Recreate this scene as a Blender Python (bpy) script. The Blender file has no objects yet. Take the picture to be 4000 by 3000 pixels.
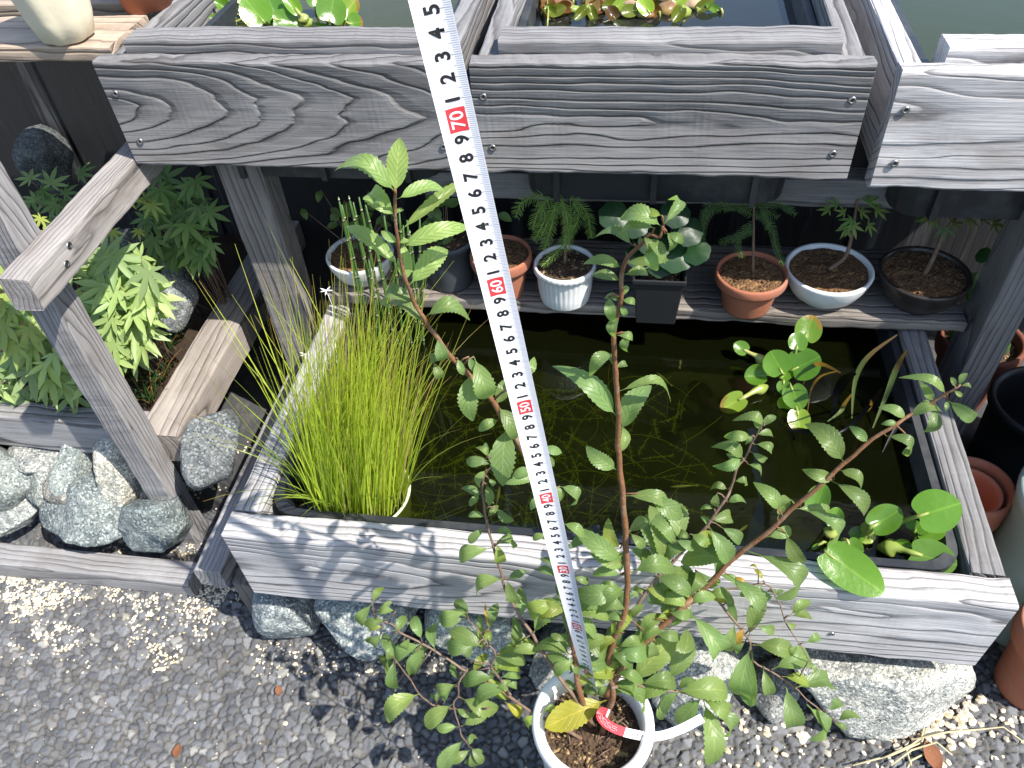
import bpy, bmesh, math, random
import numpy as np
from mathutils import Vector, Matrix, noise
C = bpy.data.collections.new("garden"); bpy.context.scene.collection.children.link(C)
SC = bpy.context.scene
rng = random.Random(7)
# ------------------------------------------------------------------ camera
H = 1.13; F = 3111.0
def _rot(p, y, r):
    cp, sp = math.cos(p), math.sin(p)
    fw = np.array([0, cp, -sp]); up = np.array([0, sp, cp]); rt = np.array([1., 0, 0])
    cr, sr = math.cos(r), math.sin(r)
    rt, up = rt*cr+up*sr, -rt*sr+up*cr
    c, s = math.cos(y), math.sin(y)
    Z = np.array([[c, s, 0], [-s, c, 0], [0, 0, 1]])
    return Z@rt, Z@up, Z@fw
RT, UP, FW = _rot(*[math.radians(a) for a in (45.362, -11.327, -4.713)])
cam = bpy.data.cameras.new("camera"); cam.sensor_width = 36; cam.lens = F/4000*36
cam.clip_start = 0.01; cam.clip_end = 200
co = bpy.data.objects.new("camera", cam); C.objects.link(co); SC.camera = co
co.matrix_world = Matrix(((RT[0], UP[0], -FW[0], 0), (RT[1], UP[1], -FW[1], 0), (RT[2], UP[2], -FW[2], H), (0, 0, 0, 1)))
# ------------------------------------------------------------------ light
SUN_EL, SUN_AZ = math.radians(54), math.radians(-24)      # azimuth measured from +X towards +Y
sd = Vector((math.cos(SUN_EL)*math.cos(SUN_AZ), math.cos(SUN_EL)*math.sin(SUN_AZ), math.sin(SUN_EL)))
W = bpy.data.worlds.new("World"); SC.world = W; W.use_nodes = True
sky = W.node_tree.nodes.new("ShaderNodeTexSky"); sky.sky_type = 'NISHITA'; sky.sun_disc = False
sky.sun_elevation = SUN_EL; sky.sun_rotation = math.pi/2-SUN_AZ
bg = W.node_tree.nodes["Background"]; bg.inputs[1].default_value = 0.15
W.node_tree.links.new(sky.outputs[0], bg.inputs[0])
sl = bpy.data.lights.new("sun", 'SUN'); sl.energy = 4.6; sl.angle = math.radians(0.53); sl.color = (1, .95, .87)
so = bpy.data.objects.new("sun", sl); C.objects.link(so); so.rotation_euler = sd.to_track_quat('Z', 'Y').to_euler()
SC.view_settings.view_transform = 'Standard'; SC.view_settings.look = 'None'
SC.view_settings.exposure = 1.05; SC.view_settings.gamma = 1
SC.cycles.max_bounces = 8; SC.cycles.transparent_max_bounces = 16
SC.cycles.caustics_reflective = False; SC.cycles.caustics_refractive = False
# ------------------------------------------------------------------ helpers
def ray(u, v):
    return (u-2000)/F*RT-(v-1500)/F*UP+FW
def onY(u, v, Y):
    d = ray(u, v); d = d*(Y/d[1]); return Vector((d[0], d[1], d[2]+H))
def onZ(u, v, z):
    d = ray(u, v); d = d*((z-H)/d[2]); return Vector((d[0], d[1], d[2]+H))
def depth(p):
    return float((p[0])*FW[0]+p[1]*FW[1]+(p[2]-H)*FW[2])
def onD(u, v, dz):
    d = ray(u, v)*dz; return Vector((d[0], d[1], d[2]+H))
ZO = {1: (0, 0), 2: (1300, 0), 3: (2600, 0), 4: (0, 950), 5: (1300, 950), 6: (2600, 950), 7: (0, 1950), 8: (1300, 1950), 9: (2600, 1950)}
ZK = 1400/2212
def zf(n, x, y):
    return ZO[n][0]+x*ZK, ZO[n][1]+y*ZK
class MB:
    def __init__(s): s.v = []; s.f = []; s.m = []; s.c = []; s.uv = {}
    def add(s, vs, fs, mi=0, col=None):
        b = len(s.v); s.v.extend([tuple(p) for p in vs])
        for f in fs: s.f.append(tuple(b+i for i in f)); s.m.append(mi)
        s.c.extend([col or (1, 1, 1, 1)]*len(vs)); return b
    def tube(s, pts, rad, n=6, mi=0, col=None, cap=True):
        pts = [Vector(p) for p in pts]; k = len(pts)
        if not hasattr(rad, '__len__'): rad = [rad]*k
        t0 = (pts[1]-pts[0]).normalized(); a = t0.orthogonal().normalized(); vs = []; fs = []
        for i, p in enumerate(pts):
            t = (pts[min(i+1, k-1)]-pts[max(i-1, 0)])
            t = t.normalized() if t.length > 1e-9 else t0
            a = (a-t*a.dot(t)).normalized(); b = t.cross(a)
            for j in range(n):
                q = 2*math.pi*j/n; vs.append(p+(a*math.cos(q)+b*math.sin(q))*rad[i])
        for i in range(k-1):
            for j in range(n):
                fs.append((i*n+j, i*n+(j+1) % n, (i+1)*n+(j+1) % n, (i+1)*n+j))
        if cap: fs.append(tuple(range(n))[::-1]); fs.append(tuple((k-1)*n+j for j in range(n)))
        return s.add(vs, fs, mi, col)
    def lathe(s, prof, cen, n=48, mi=0, wob=None, col=None):
        vs = []; fs = []; k = len(prof); cen = Vector(cen)
        for i, (r, z) in enumerate(prof):
            for j in range(n):
                q = 2*math.pi*j/n; rr = r*(wob(q, z) if wob else 1)
                vs.append(cen+Vector((rr*math.cos(q), rr*math.sin(q), z)))
        for i in range(k-1):
            for j in range(n): fs.append((i*n+j, i*n+(j+1) % n, (i+1)*n+(j+1) % n, (i+1)*n+j))
        s.add(vs, fs, mi, col)
    def box(s, a, b, mi=0):
        x0, y0, z0 = a; x1, y1, z1 = b
        s.add([(x0, y0, z0), (x1, y0, z0), (x1, y1, z0), (x0, y1, z0), (x0, y0, z1), (x1, y0, z1), (x1, y1, z1), (x0, y1, z1)],
              [(0, 3, 2, 1), (4, 5, 6, 7), (0, 1, 5, 4), (1, 2, 6, 5), (2, 3, 7, 6), (3, 0, 4, 7)], mi)
def link(o, parent=None):
    C.objects.link(o)
    if parent:
        o.parent = parent; o.matrix_parent_inverse = Matrix.Translation(-WL(parent))
    return o
def WL(p):
    return Vector(p.get('_w', (0, 0, 0)))
_mats = []
def obj(name, mb, mats, parent=None, smooth=True, bevel=0):
    me = bpy.data.meshes.new(name); me.from_pydata(mb.v, [], mb.f)
    if not isinstance(mats, (list, tuple)): mats = [mats]
    for m in mats: me.materials.append(m)
    me.polygons.foreach_set('material_index', mb.m)
    me.polygons.foreach_set('use_smooth', [smooth]*len(mb.f))
    if any(c != (1, 1, 1, 1) for c in mb.c[:1]+mb.c[-1:]+mb.c[::50]):
        at = me.color_attributes.new('tint', 'FLOAT_COLOR', 'POINT')
        at.data.foreach_set('color', np.array(mb.c, dtype=np.float32).ravel())
    if mb.uv:
        u = me.uv_layers.new(name='uv'); li = np.zeros(len(me.loops), dtype=np.int32); me.loops.foreach_get('vertex_index', li)
        arr = np.zeros((len(mb.v), 2), dtype=np.float32)
        for k, w in mb.uv.items(): arr[k] = w
        u.data.foreach_set('uv', arr[li].ravel())
    me.update(); o = bpy.data.objects.new(name, me)
    if bevel:
        b = o.modifiers.new('bevel', 'BEVEL'); b.width = bevel; b.segments = 2; b.limit_method = 'ANGLE'
    return link(o, parent)
def tag(o, label=None, cat=None, group=None, kind=None):
    if label: o['label'] = label
    if cat: o['category'] = cat
    if group: o['group'] = group
    if kind: o['kind'] = kind
    return o
_wl = {}
def thing(name, label, cat, loc, group=None):
    o = bpy.data.objects.new(name, None); C.objects.link(o); o.location = loc; o.empty_display_size = .03
    o['_w'] = tuple(loc); return tag(o, label, cat, group)
# ------------------------------------------------------------------ node helpers
class NT:
    def __init__(s, name):
        s.mat = bpy.data.materials.new(name); s.mat.use_nodes = True; s.t = s.mat.node_tree
        s.p = s.t.nodes['Principled BSDF']; s.out = s.t.nodes['Material Output']
    def n(s, typ, **kw):
        nd = s.t.nodes.new('ShaderNode'+typ)
        for k, w in kw.items():
            if k.startswith('i_'):
                key = k[2:]; key = int(key) if key.isdigit() else key.replace('_', ' ')
                s.set(nd.inputs[key], w)
            else: setattr(nd, k, w)
        return nd
    def set(s, sock, w):
        if isinstance(w, bpy.types.NodeSocket): s.t.links.new(w, sock)
        elif isinstance(w, bpy.types.Node): s.t.links.new(w.outputs[0], sock)
        else:
            if sock.type == 'RGBA' and len(w) == 3: w = (*w, 1)
            sock.default_value = w
    def m(s, op, a, b=0.0, c=None, clamp=False):
        nd = s.t.nodes.new('ShaderNodeMath'); nd.operation = op; nd.use_clamp = clamp
        s.set(nd.inputs[0], a); s.set(nd.inputs[1], b)
        if c is not None: s.set(nd.inputs[2], c)
        return nd.outputs[0]
    def mix(s, f, a, b, mode='MIX'):
        nd = s.t.nodes.new('ShaderNodeMix'); nd.data_type = 'RGBA'; nd.blend_type = mode
        s.set(nd.inputs[0], f); s.set(nd.inputs[6], a); s.set(nd.inputs[7], b); return nd.outputs[2]
    def noise(s, vec, scale, det=3, rough=.55, dist=0):
        return s.n('TexNoise', i_Vector=vec, i_Scale=scale, i_Detail=det, i_Roughness=rough, i_Distortion=dist).outputs[0]
    def ramp(s, f, stops):
        nd = s.n('ValToRGB', i_Fac=f); cr = nd.color_ramp
        while len(cr.elements) < len(stops): cr.elements.new(.5)
        for e, (p, c) in zip(cr.elements, stops):
            e.position = p; e.color = (*c, 1) if len(c) == 3 else c
        return nd.outputs[0]
    def map(s, vec, sc=(1, 1, 1), loc=(0, 0, 0)):
        return s.n('Mapping', i_Vector=vec, i_Scale=sc, i_Location=loc).outputs[0]
    def oattr(s, name):
        return s.n('Attribute', attribute_type='OBJECT', attribute_name=name).outputs['Fac']
    def tint(s):
        return s.n('Attribute', attribute_type='GEOMETRY', attribute_name='tint').outputs['Color']
    def bump(s, h, dist, st=1.0, nrm=None):
        b = s.n('Bump', i_Height=h, i_Distance=dist, i_Strength=st)
        if nrm is not None: s.set(b.inputs['Normal'], nrm)
        return b.outputs[0]
    def obj(s): return s.n('TexCoord').outputs['Object']
    def P(s, **kw):
        for k, w in kw.items(): s.set(s.p.inputs[k.replace('_', ' ')], w)
        return s.mat
def plain(name, col, rough=.5, spec=.5, var=.15, sc=60, bump=0.0, bsc=200, metal=0, dirt=None):
    t = NT(name); o = t.obj(); n = t.noise(o, sc, 4)
    c = t.mix(t.m('MULTIPLY', n, var*2), col, tuple(x*.45 for x in col))
    if dirt: c = t.mix(t.ramp(t.noise(o, sc*.3, 5, .7), [(.48, (0, 0, 0)), (.7, (1, 1, 1))]), c, dirt)
    kw = dict(Base_Color=c, Roughness=rough, Metallic=metal); t.p.inputs['Specular IOR Level'].default_value = spec
    if bump: kw['Normal'] = t.bump(t.noise(o, bsc, 4), bump)
    return t.P(**kw)
def wood_mat():
    t = NT('weathered_wood'); o = t.obj(); sx = t.n('SeparateXYZ', i_0=o)
    X, Y, Zc = sx.outputs
    sdv = t.oattr('sd'); comb = t.n('CombineXYZ', i_0=sdv, i_1=sdv, i_2=sdv).outputs[0]
    po = t.n('VectorMath', operation='ADD', i_0=o, i_1=comb).outputs[0]
    warp = t.m('SUBTRACT', t.noise(t.map(po, (3.0, 14, 14)), 1, 2.5), .5)
    warp2 = t.m('SUBTRACT', t.noise(t.map(po, (14, 60, 60)), 1, 2), .5)
    yy = t.m('SUBTRACT', t.m('SUBTRACT', Y, t.oattr('cy')), t.m('MULTIPLY', X, t.oattr('ty')))
    zz = t.m('SUBTRACT', t.m('SUBTRACT', Zc, t.oattr('cz')), t.m('MULTIPLY', X, t.oattr('tz')))
    r = t.m('SQRT', t.m('ADD', t.m('MULTIPLY', yy, yy), t.m('MULTIPLY', zz, zz)))
    r = t.m('ADD', r, t.m('ADD', t.m('MULTIPLY', warp, .030), t.m('MULTIPLY', warp2, .0030)))
    # ring widths vary
    tt = t.m('ADD', t.m('MULTIPLY', r, t.oattr('fr')), t.m('MULTIPLY', t.noise(None_vec(t, r), 1, 1), 1.6))
    fr = t.m('FRACT', tt)
    prof = t.ramp(fr, [(0, (.0, .0, .0)), (.07, (.16,)*3), (.20, (.52,)*3), (.50, (.78,)*3), (.82, (1,)*3), (.92, (.9,)*3), (1, (0, 0, 0))])
    fib = t.noise(t.map(po, (12, 420, 420)), 1, 4, .6)
    fib2 = t.noise(t.map(po, (5, 120, 120)), 1, 3)
    blot = t.noise(t.map(po, (7, 22, 22)), 1, 4, .6)
    cr = t.ramp(prof, [(0, (.042, .039, .039)), (.14, (.115, .110, .110)), (.45, (.22, .212, .211)), (1, (.305, .296, .294))])
    c = t.mix(t.m('MULTIPLY', t.m('SUBTRACT', fib, .32), 1.5, clamp=True), t.mix(.6, cr, (.05, .047, .048)), cr)
    c = t.mix(t.ramp(blot, [(.40, (0, 0, 0)), (.75, (.55,)*3)]), c, (.30, .295, .295))
    c = t.mix(t.ramp(t.noise(t.map(po, (9, 30, 30), (3, 1, 2)), 1, 4, .7), [(.52, (0, 0, 0)), (.78, (.6,)*3)]), c, (.10, .085, .075))
    c = t.mix(t.oattr('warm'), c, t.mix(1, c, (1.25, 1.02, .78), 'MULTIPLY'))
    tone = t.oattr('tone'); tc = t.n('CombineXYZ', i_0=tone, i_1=tone, i_2=tone).outputs[0]
    c = t.mix(1.0, c, tc, 'MULTIPLY')
    hgt = t.m('ADD', t.m('MULTIPLY', prof, t.oattr('rel')), t.m('ADD', t.m('MULTIPLY', fib, .35), t.m('MULTIPLY', fib2, .35)))
    t.p.inputs['Specular IOR Level'].default_value = .25
    return t.P(Base_Color=c, Roughness=.82, Normal=t.bump(hgt, .0017))
def None_vec(t, r):
    return t.n('CombineXYZ', i_0=t.m('MULTIPLY', r, 45)).outputs[0]
WOOD = wood_mat()
def plank(name, parent, p0, p1, th, h, up=(0, 0, 1), tone=1.0, rel=1.0, fr=105, cy=None, cz=None, ty=None, tz=None, warm=0, wob=.0012, seed=None, bev=.003, notch=None):
    """board: local x runs p0->p1 (centre line), y thickness (towards the back), z width"""
    p0, p1 = Vector(p0), Vector(p1); L = (p1-p0).length; x = (p1-p0)/L; up = Vector(up)
    z = (up-x*up.dot(x)).normalized(); y = z.cross(x)
    r = random.Random(seed if seed is not None else rng.random()); s0 = r.uniform(0, 50)
    n = max(8, int(L/.008)); vs = []; fs = []; b = bev
    ring = []
    for sy, sz in ((-1, -1), (1, -1), (1, 1), (-1, 1)):
        cyy, czz = sy*(th/2-b), sz*(h/2-b); a0 = math.atan2(sz, sy)
        for k in (-1, 0, 1):
            q = a0+k*math.pi/4; ring.append((cyy+b*math.cos(q), czz+b*math.sin(q)))
    def dens(a, c, k): return [a+(c-a)*i/k for i in range(k)]
    K = len(ring)
    for i in range(n+1):
        xx = L*i/n
        for j, (a, c) in enumerate(ring):
            w1 = noise.noise((xx*25+s0, a*40, c*40))*wob; w2 = noise.noise((xx*70+s0, a*90+5, c*90))*wob*.7
            w3 = noise.noise((xx*3+s0+9, a*2, c*2))*wob*1.2
            ex = 0
            if i == 0 or i == n: ex = noise.noise((a*130+s0, c*130, i))*wob*1.6
            vs.append((xx-L/2+ex, a+(w1+w3)*.8, c+w1+w2+w3))
    for i in range(n):
        for j in range(K): fs.append((i*K+j, (i+1)*K+j, (i+1)*K+(j+1) % K, i*K+(j+1) % K))
    fs.append(tuple(range(K))); fs.append(tuple(n*K+j for j in range(K))[::-1])
    mb = MB(); mb.add(vs, fs)
    o = obj(name, mb, WOOD, parent, smooth=False)
    M4 = Matrix((( x[0], y[0], z[0], 0), (x[1], y[1], z[1], 0), (x[2], y[2], z[2], 0), (0, 0, 0, 1)))
    o.matrix_basis = Matrix.Translation((p0+p1)/2)@M4
    o['_w'] = (0, 0, 0); o['_pw'] = 1
    o['tone'] = float(tone); o['rel'] = float(rel); o['fr'] = float(fr); o['warm'] = float(warm); o['sd'] = s0
    o['cy'] = float(cy if cy is not None else r.uniform(.03, .07)); o['cz'] = float(cz if cz is not None else r.uniform(-.02, .02))
    o['ty'] = float(ty if ty is not None else r.uniform(-.06, .06)); o['tz'] = float(tz if tz is not None else r.uniform(-.02, .02))
    return o
def sub(o, part):
    """parent a world-built mesh to a plank (which carries a transform)"""
    part.parent = o; part.matrix_parent_inverse = o.matrix_world.inverted()
# ------------------------------------------------------------------ materials
STEEL = plain('screw_steel', (.45, .44, .43), .35, .5, .3, 400, metal=1)
TUBM = plain('black_tub_plastic', (.022, .025, .030), .42, .4, .3, 30, .0003, 60, dirt=(.06, .062, .062))
def water_mat(name, tint, murk, fac, rough=.02, rip=.0003):
    t = NT(name); o = t.obj()
    bm = t.bump(t.noise(o, 22, 2), rip)
    tr = t.n('BsdfTransparent', i_Color=tint); df = t.n('BsdfDiffuse', i_Color=murk)
    mx = t.n('MixShader', i_Fac=fac); t.set(mx.inputs[1], tr); t.set(mx.inputs[2], df)
    gl = t.n('BsdfGlossy', i_Roughness=rough, i_Normal=bm, i_Color=(1, 1, 1))
    fz = t.n('Fresnel', i_IOR=1.33, i_Normal=bm)
    m2 = t.n('MixShader', i_Fac=fz); t.set(m2.inputs[1], mx); t.set(m2.inputs[2], gl)
    t.t.links.new(m2.outputs[0], t.out.inputs[0]); return t.mat
WATER = water_mat('pond_water', (.34, .38, .16), (.010, .013, .003), .22)
WATER1 = water_mat('tub_water_green', (.55, .55, .22), (.10, .105, .02), .35)
WATER2 = water_mat('tub_water_clear', (.5, .52, .42), (.035, .04, .035), .3)
WATER3 = water_mat('tub_water_murky', (.3, .32, .18), (.040, .050, .012), .7)
# ------------------------------------------------------------------ ground
def stone_mat():
    t = NT('exposed_aggregate'); o = t.obj()
    c = t.mix(t.m('MULTIPLY', t.noise(o, 700, 3), .7), t.tint(), (.02, .02, .022))
    c = t.mix(t.ramp(t.noise(o, 45, 5, .7), [(.5, (0, 0, 0)), (.8, (.45,)*3)]), c, (.20, .18, .15))
    t.p.inputs['Specular IOR Level'].default_value = .35
    return t.P(Base_Color=c, Roughness=.75, Normal=t.bump(t.noise(o, 900, 3), .0006))
def ground():
    x0, x1, y0, y1, st = -1.12, .80, .16, .74, .0021
    nx, ny = int((x1-x0)/st), int((y1-y0)/st)
    xs = np.linspace(x0, x1, nx); ys = np.linspace(y0, y1, ny); X, Y = np.meshgrid(xs, ys)
    R = np.random.RandomState(3); cell = .0125
    def fbm(X, Y, s, seed):
        r = np.random.RandomState(seed); out = 0
        for k in range(4):
            a = r.uniform(0, 6.28, 3); out = out+np.sin(X*s*(1.7**k)*math.cos(a[0])+Y*s*(1.7**k)*math.sin(a[0])+a[1])*(.6**k)
        return out
    Xw = X+fbm(X, Y, 300, 5)*.0010; Yw = Y+fbm(X, Y, 300, 6)*.0010
    gi, gj = np.floor(Xw/cell).astype(int), np.floor(Yw/cell).astype(int)
    gx0, gy0 = gi.min()-2, gj.min()-2; nX, nY = gi.max()-gx0+3, gj.max()-gy0+3
    jx = R.uniform(.05, .95, (nX, nY)); jy = R.uniform(.05, .95, (nX, nY)); hz = R.uniform(-1, 1, (nX, nY)); tx = R.normal(0, .16, (nX, nY)); ty = R.normal(0, .16, (nX, nY))
    sz = R.uniform(-.0028, .0028, (nX, nY)); cr = R.uniform(0, 1, (nX, nY))
    f1 = np.full(X.shape, 9.); f2 = np.full(X.shape, 9.); hh = np.zeros(X.shape); ci = np.zeros(X.shape)
    for di in (-1, 0, 1):
        for dj in (-1, 0, 1):
            a, b = gi+di-gx0, gj+dj-gy0
            dx = Xw-(gi+di+jx[a, b])*cell; dy = Yw-(gj+dj+jy[a, b])*cell
            d = np.sqrt(dx*dx+dy*dy)+sz[a, b]
            near = d < f1
            f2 = np.where(near, f1, np.minimum(f2, d))
            hh = np.where(near, hz[a, b]*.0011+dx*tx[a, b]+dy*ty[a, b], hh); ci = np.where(near, cr[a, b], ci); f1 = np.where(near, d, f1)
    e = np.clip((f2-f1)/.0034, 0, 1); e = e*e*(3-2*e)
    Zh = -.0062+e*(.0056+hh)+fbm(X, Y, 500, 9)*.00018
    base = np.array([.095, .100, .110]); top = np.array([.225, .233, .245])
    k = (ci**1.7)[..., None]; col = base+(top-base)*k
    lite = (ci > .965)[..., None]; col = np.where(lite, np.array([.32, .32, .30]), col)
    warm = ((ci*37.7) % 1 > .9)[..., None]; col = np.where(warm, col*np.array([1.06, 1.0, .92]), col)
    crev = np.array([.10, .088, .07]); col = crev+(col-crev)*np.clip(.15+e*1.6, 0, 1)[..., None]
    N = nx*ny; co = np.stack([X, Y, Zh], -1).reshape(-1, 3)
    idx = np.arange(N).reshape(ny, nx)
    q = np.stack([idx[:-1, :-1], idx[:-1, 1:], idx[1:, 1:], idx[1:, :-1]], -1).reshape(-1, 4)
    big = 40.0; ex = np.array([[-big, -big, -.004], [big, -big, -.004], [big, y0, -.004], [-big, y0, -.004], [-big, y1, -.004], [big, y1, -.004], [big, big, -.004], [-big, big, -.004], [x0, y0, -.004], [x0, y1, -.004], [x1, y0, -.004], [x1, y1, -.004]])
    q2 = np.array([[0, 1, 2, 3], [4, 5, 6, 7], [3, 8, 9, 4], [10, 2, 5, 11]])+N
    co = np.vstack([co, ex]); q = np.vstack([q, q2]); cc = np.vstack([col.reshape(-1, 3), np.tile([.06, .06, .062], (12, 1))])
    me = bpy.data.meshes.new('ground'); me.vertices.add(len(co)); me.vertices.foreach_set('co', co.astype(np.float32).ravel())
    me.loops.add(q.size); me.loops.foreach_set('vertex_index', q.astype(np.int32).ravel())
    me.polygons.add(len(q)); me.polygons.foreach_set('loop_start', np.arange(0, q.size, 4, dtype=np.int32)); me.polygons.foreach_set('loop_total', np.full(len(q), 4, dtype=np.int32))
    me.update(calc_edges=True); me.polygons.foreach_set('use_smooth', np.ones(len(q), dtype=bool))
    at = me.color_attributes.new('tint', 'FLOAT_COLOR', 'POINT'); at.data.foreach_set('color', np.hstack([cc, np.ones((len(cc), 1))]).astype(np.float32).ravel())
    me.materials.append(stone_mat()); o = bpy.data.objects.new('ground', me); C.objects.link(o); tag(o, kind='structure'); return o
ground()
# ------------------------------------------------------------------ screws
def screw(parent, p, n, r=.0042):
    n = Vector(n).normalized(); a = n.orthogonal().normalized(); b = n.cross(a); mb = MB(); p = Vector(p); N = 16
    prof = [(1.0, -.0006), (1.0, .0006), (.86, .0012), (.45, .0014), (.42, .0002), (.0, .0001)]
    vs = [p+(a*math.cos(2*math.pi*j/N)+b*math.sin(2*math.pi*j/N))*r*q+n*h for q, h in prof for j in range(N)]
    fs = [(i*N+j, i*N+(j+1) % N, (i+1)*N+(j+1) % N, (i+1)*N+j) for i in range(len(prof)-1) for j in range(N)]
    mb.add(vs, fs)
    for q in (0, 1):
        u, w = (a, b) if q else (b, a); u = u*r*.62; w = w*r*.16
        mb.add([p+s1*u+s2*w+n*(.0010+.0001*q) for s1, s2 in ((-1, -1), (1, -1), (1, 1), (-1, 1))], [(0, 1, 2, 3)], 1)
    o = obj('screw', mb, [STEEL, DARKM]); sub(parent, o); return o
DARKM = plain('dark_slot', (.03, .03, .03), .6, .3)
# ------------------------------------------------------------------ lower pond box
pb = thing('pond_box', 'long low box of weathered grey boards on rocks, holding the pond at ground level', 'pond box', (0, .8, .19))
fp = plank('front_board', pb, (-.474, .508, .26), (.431, .508, .26), .037, .14, tone=2.1, rel=.9, fr=135, cy=.05, cz=.012, ty=.03, tz=.02, seed=4, bev=.004, wob=.0016)
plank('side_rail', pb, (-.456, .529, .262), (-.456, 1.09, .262), .037, .132, tone=1.7, seed=11, fr=120)
plank('side_rail', pb, (.411, .529, .262), (.411, 1.09, .262), .037, .132, tone=.9, seed=12, fr=120)
plank('back_board', pb, (-.474, 1.11, .262), (.431, 1.11, .262), .037, .135, tone=.8, seed=13)
bpy.context.view_layer.update()
for x, z in ((-.30, .212), (.03, .30), (.26, .235), (-.05, .21)): screw(fp, (x, .4890, z), (0, -1, 0), .0036)
tb = thing('pond_tub', 'black plastic tub lining the long low pond box', 'tub', (0, .8, .18))
def tub(parent, x0, x1, y0, y1, z0, z1, t=.004, lip=.014, taper=.02, part='tub_shell'):
    mb = MB(); R = .035
    def loop(dx, z, r):
        a, b, c, d = x0+dx, x1-dx, y0+dx, y1-dx; pts = []
        for cx, cy, s in ((b-r, d-r, 0), (a+r, d-r, 1), (a+r, c+r, 2), (b-r, c+r, 3)):
            for k in range(6):
                q = math.pi/2*(s+k/5); pts.append((cx+r*math.cos(q), cy+r*math.sin(q), z))
        return pts
    loops = [loop(taper, z0, R), loop(taper*.5, (z0+z1)/2, R), loop(0, z1-.012, R), loop(-lip, z1-.010, R), loop(-lip, z1, R), loop(t, z1, R), loop(t+taper*.5, (z0+z1)/2, R), loop(t+taper, z0+t, R)]
    n = len(loops[0]); vs = [p for l in loops for p in l]
    fs = [(i*n+j, i*n+(j+1) % n, (i+1)*n+(j+1) % n, (i+1)*n+j) for i in range(len(loops)-1) for j in range(n)]
    fs.append(tuple(range(n))[::-1]); fs.append(tuple((len(loops)-1)*n+j for j in range(n))); mb.add(vs, fs)
    for xr in (.15, .5, .85):      # moulded ribs on the front wall
        xx = x0+(x1-x0)*xr; mb.box((xx-.004, y0+taper*.4-.004, z0+.002), (xx+.004, y0+taper+.006, z1-.014))
    return obj(part, mb, TUBM, parent, smooth=False)
tub(tb, -.428, .383, .538, 1.075, .175, .322, lip=.006)
mb = MB(); mb.add([(-.420, .545, .292), (.375, .545, .292), (.375, 1.068, .292), (-.420, 1.068, .292)], [(0, 1, 2, 3)])
tag(obj('water', mb, WATER), kind='structure')
# ------------------------------------------------------------------ stand
stand = thing('wooden_stand', 'grey timber stand of posts and beams carrying the three raised wooden tub boxes', 'stand', (-.56, .9, 0))
plank('beam', stand, (-.682, .618, .5895), (-.682, 1.12, .5895), .038, .045, tone=1.25, seed=21, fr=170, warm=.22, rel=.25)
bm0 = [o for o in C.objects if o.name == 'beam'][0]
plank('post', stand, (-.722, .69, 0), (-.722, .69, 1.0), .042, .042, up=(0, 1, 0), tone=1.15, seed=22, fr=150, rel=.4)
plank('leg', stand, (-.556, .962, 0), (-.556, .962, .604), .066, .05, up=(0, 1, 0), tone=.95, seed=23, fr=110, warm=.25, rel=.5)
plank('leg', stand, (.505, .93, 0), (.505, .93, .604), .045, .07, up=(0, 1, 0), tone=.8, seed=24, fr=110, warm=.2, rel=.5)
plank('cross_beam', stand, (-.30, .995, .522), (.62, .995, .522), .036, .042, tone=.85, seed=25, fr=90, rel=.4)
plank('cross_beam', stand, (-.66, 1.16, .519), (1.1, 1.16, .519), .036, .040, tone=.8, seed=26)
plank('floor_beam', stand, (-.578, .538, .128), (-.578, 1.0, .128), .042, .042, tone=1.25, seed=27, fr=130, rel=.4)
plank('foot', stand, (-.534, .556, -.004), (-.534, .556, .118), .034, .036, up=(0, 1, 0), tone=.7, seed=28, warm=.4)
plank('brace', stand, (-.522, .985, .575), (-.455, .985, .575), .04, .05, tone=.75, seed=29, warm=.5)
bpy.context.view_layer.update()
for u, v in ((270, 960), (260, 1032)):
    d = onY(u, v, .66); d = Vector((0, 0, H))+(d-Vector((0, 0, H)))*(-.663/d.x); screw(bm0, d, (1, 0, 0), .005)
# ------------------------------------------------------------------ upper boxes
def upper(x0, x1, yf, zt, label, seed, tone, fr, cz, ty, cy, warm=0, rel=1.15, tz=0, trim=(0, 0), tw=0.0):
    b = thing('raised_tub_box', label, 'wooden box', ((x0+x1)/2, yf+.15, zt-.14), 'raised wooden tub boxes')
    f = plank('front_board', b, (x0, yf+.013, zt-.07), (x1, yf+.013, zt-.07), .026, .14, tone=tone, rel=rel, fr=fr, cy=cy, cz=cz, ty=ty, tz=tz, seed=seed, bev=.0035, wob=.0018, warm=warm)
    plank('side_rail', b, (x0+.017, yf+.028, zt-.068), (x0+.017, yf+.52, zt-.068), .026, .125, tone=tone*1.15, seed=seed+1, fr=110)
    plank('side_rail', b, (x1-.017, yf+.028, zt-.068), (x1-.017, yf+.52, zt-.068), .026, .125, tone=tone*1.15, seed=seed+2, fr=110)
    plank('inner_board', b, (x0+.030+trim[0], yf+.052, zt-.03), (x1-.032-trim[1], yf+.052+tw, zt-.03), .042, .085, tone=tone*1.1, seed=seed+3, fr=140, rel=.7)
    bpy.context.view_layer.update()
    for xx in (x0+.014, x1-.016):
        for zz in (zt-.04, zt-.105): screw(f, (xx+(.0 if zz > zt-.05 else .006*(1 if xx < (x0+x1)/2 else -1)), yf-.0008, zz), (0, -1, 0), .0045)
    return b
upper(-.662, -.214, .875, .745, 'dark grey raised box with bold arrow shaped grain, left of the measuring tape top', 40, .86, 110, .006, .15, .045, rel=1.7)
upper(-.195, .246, .875, .745, 'middle raised box with long oval grain on its front board, right of the measuring tape', 50, .92, 128, -.006, .015, .016, rel=1.7)
upper(.274, .75, .874, .735, 'palest silver grey raised box, rightmost of the three wooden tub boxes', 60, 2.15, 95, .02, .03, .05, rel=.6, trim=(.02, 0))
UT = []
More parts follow.
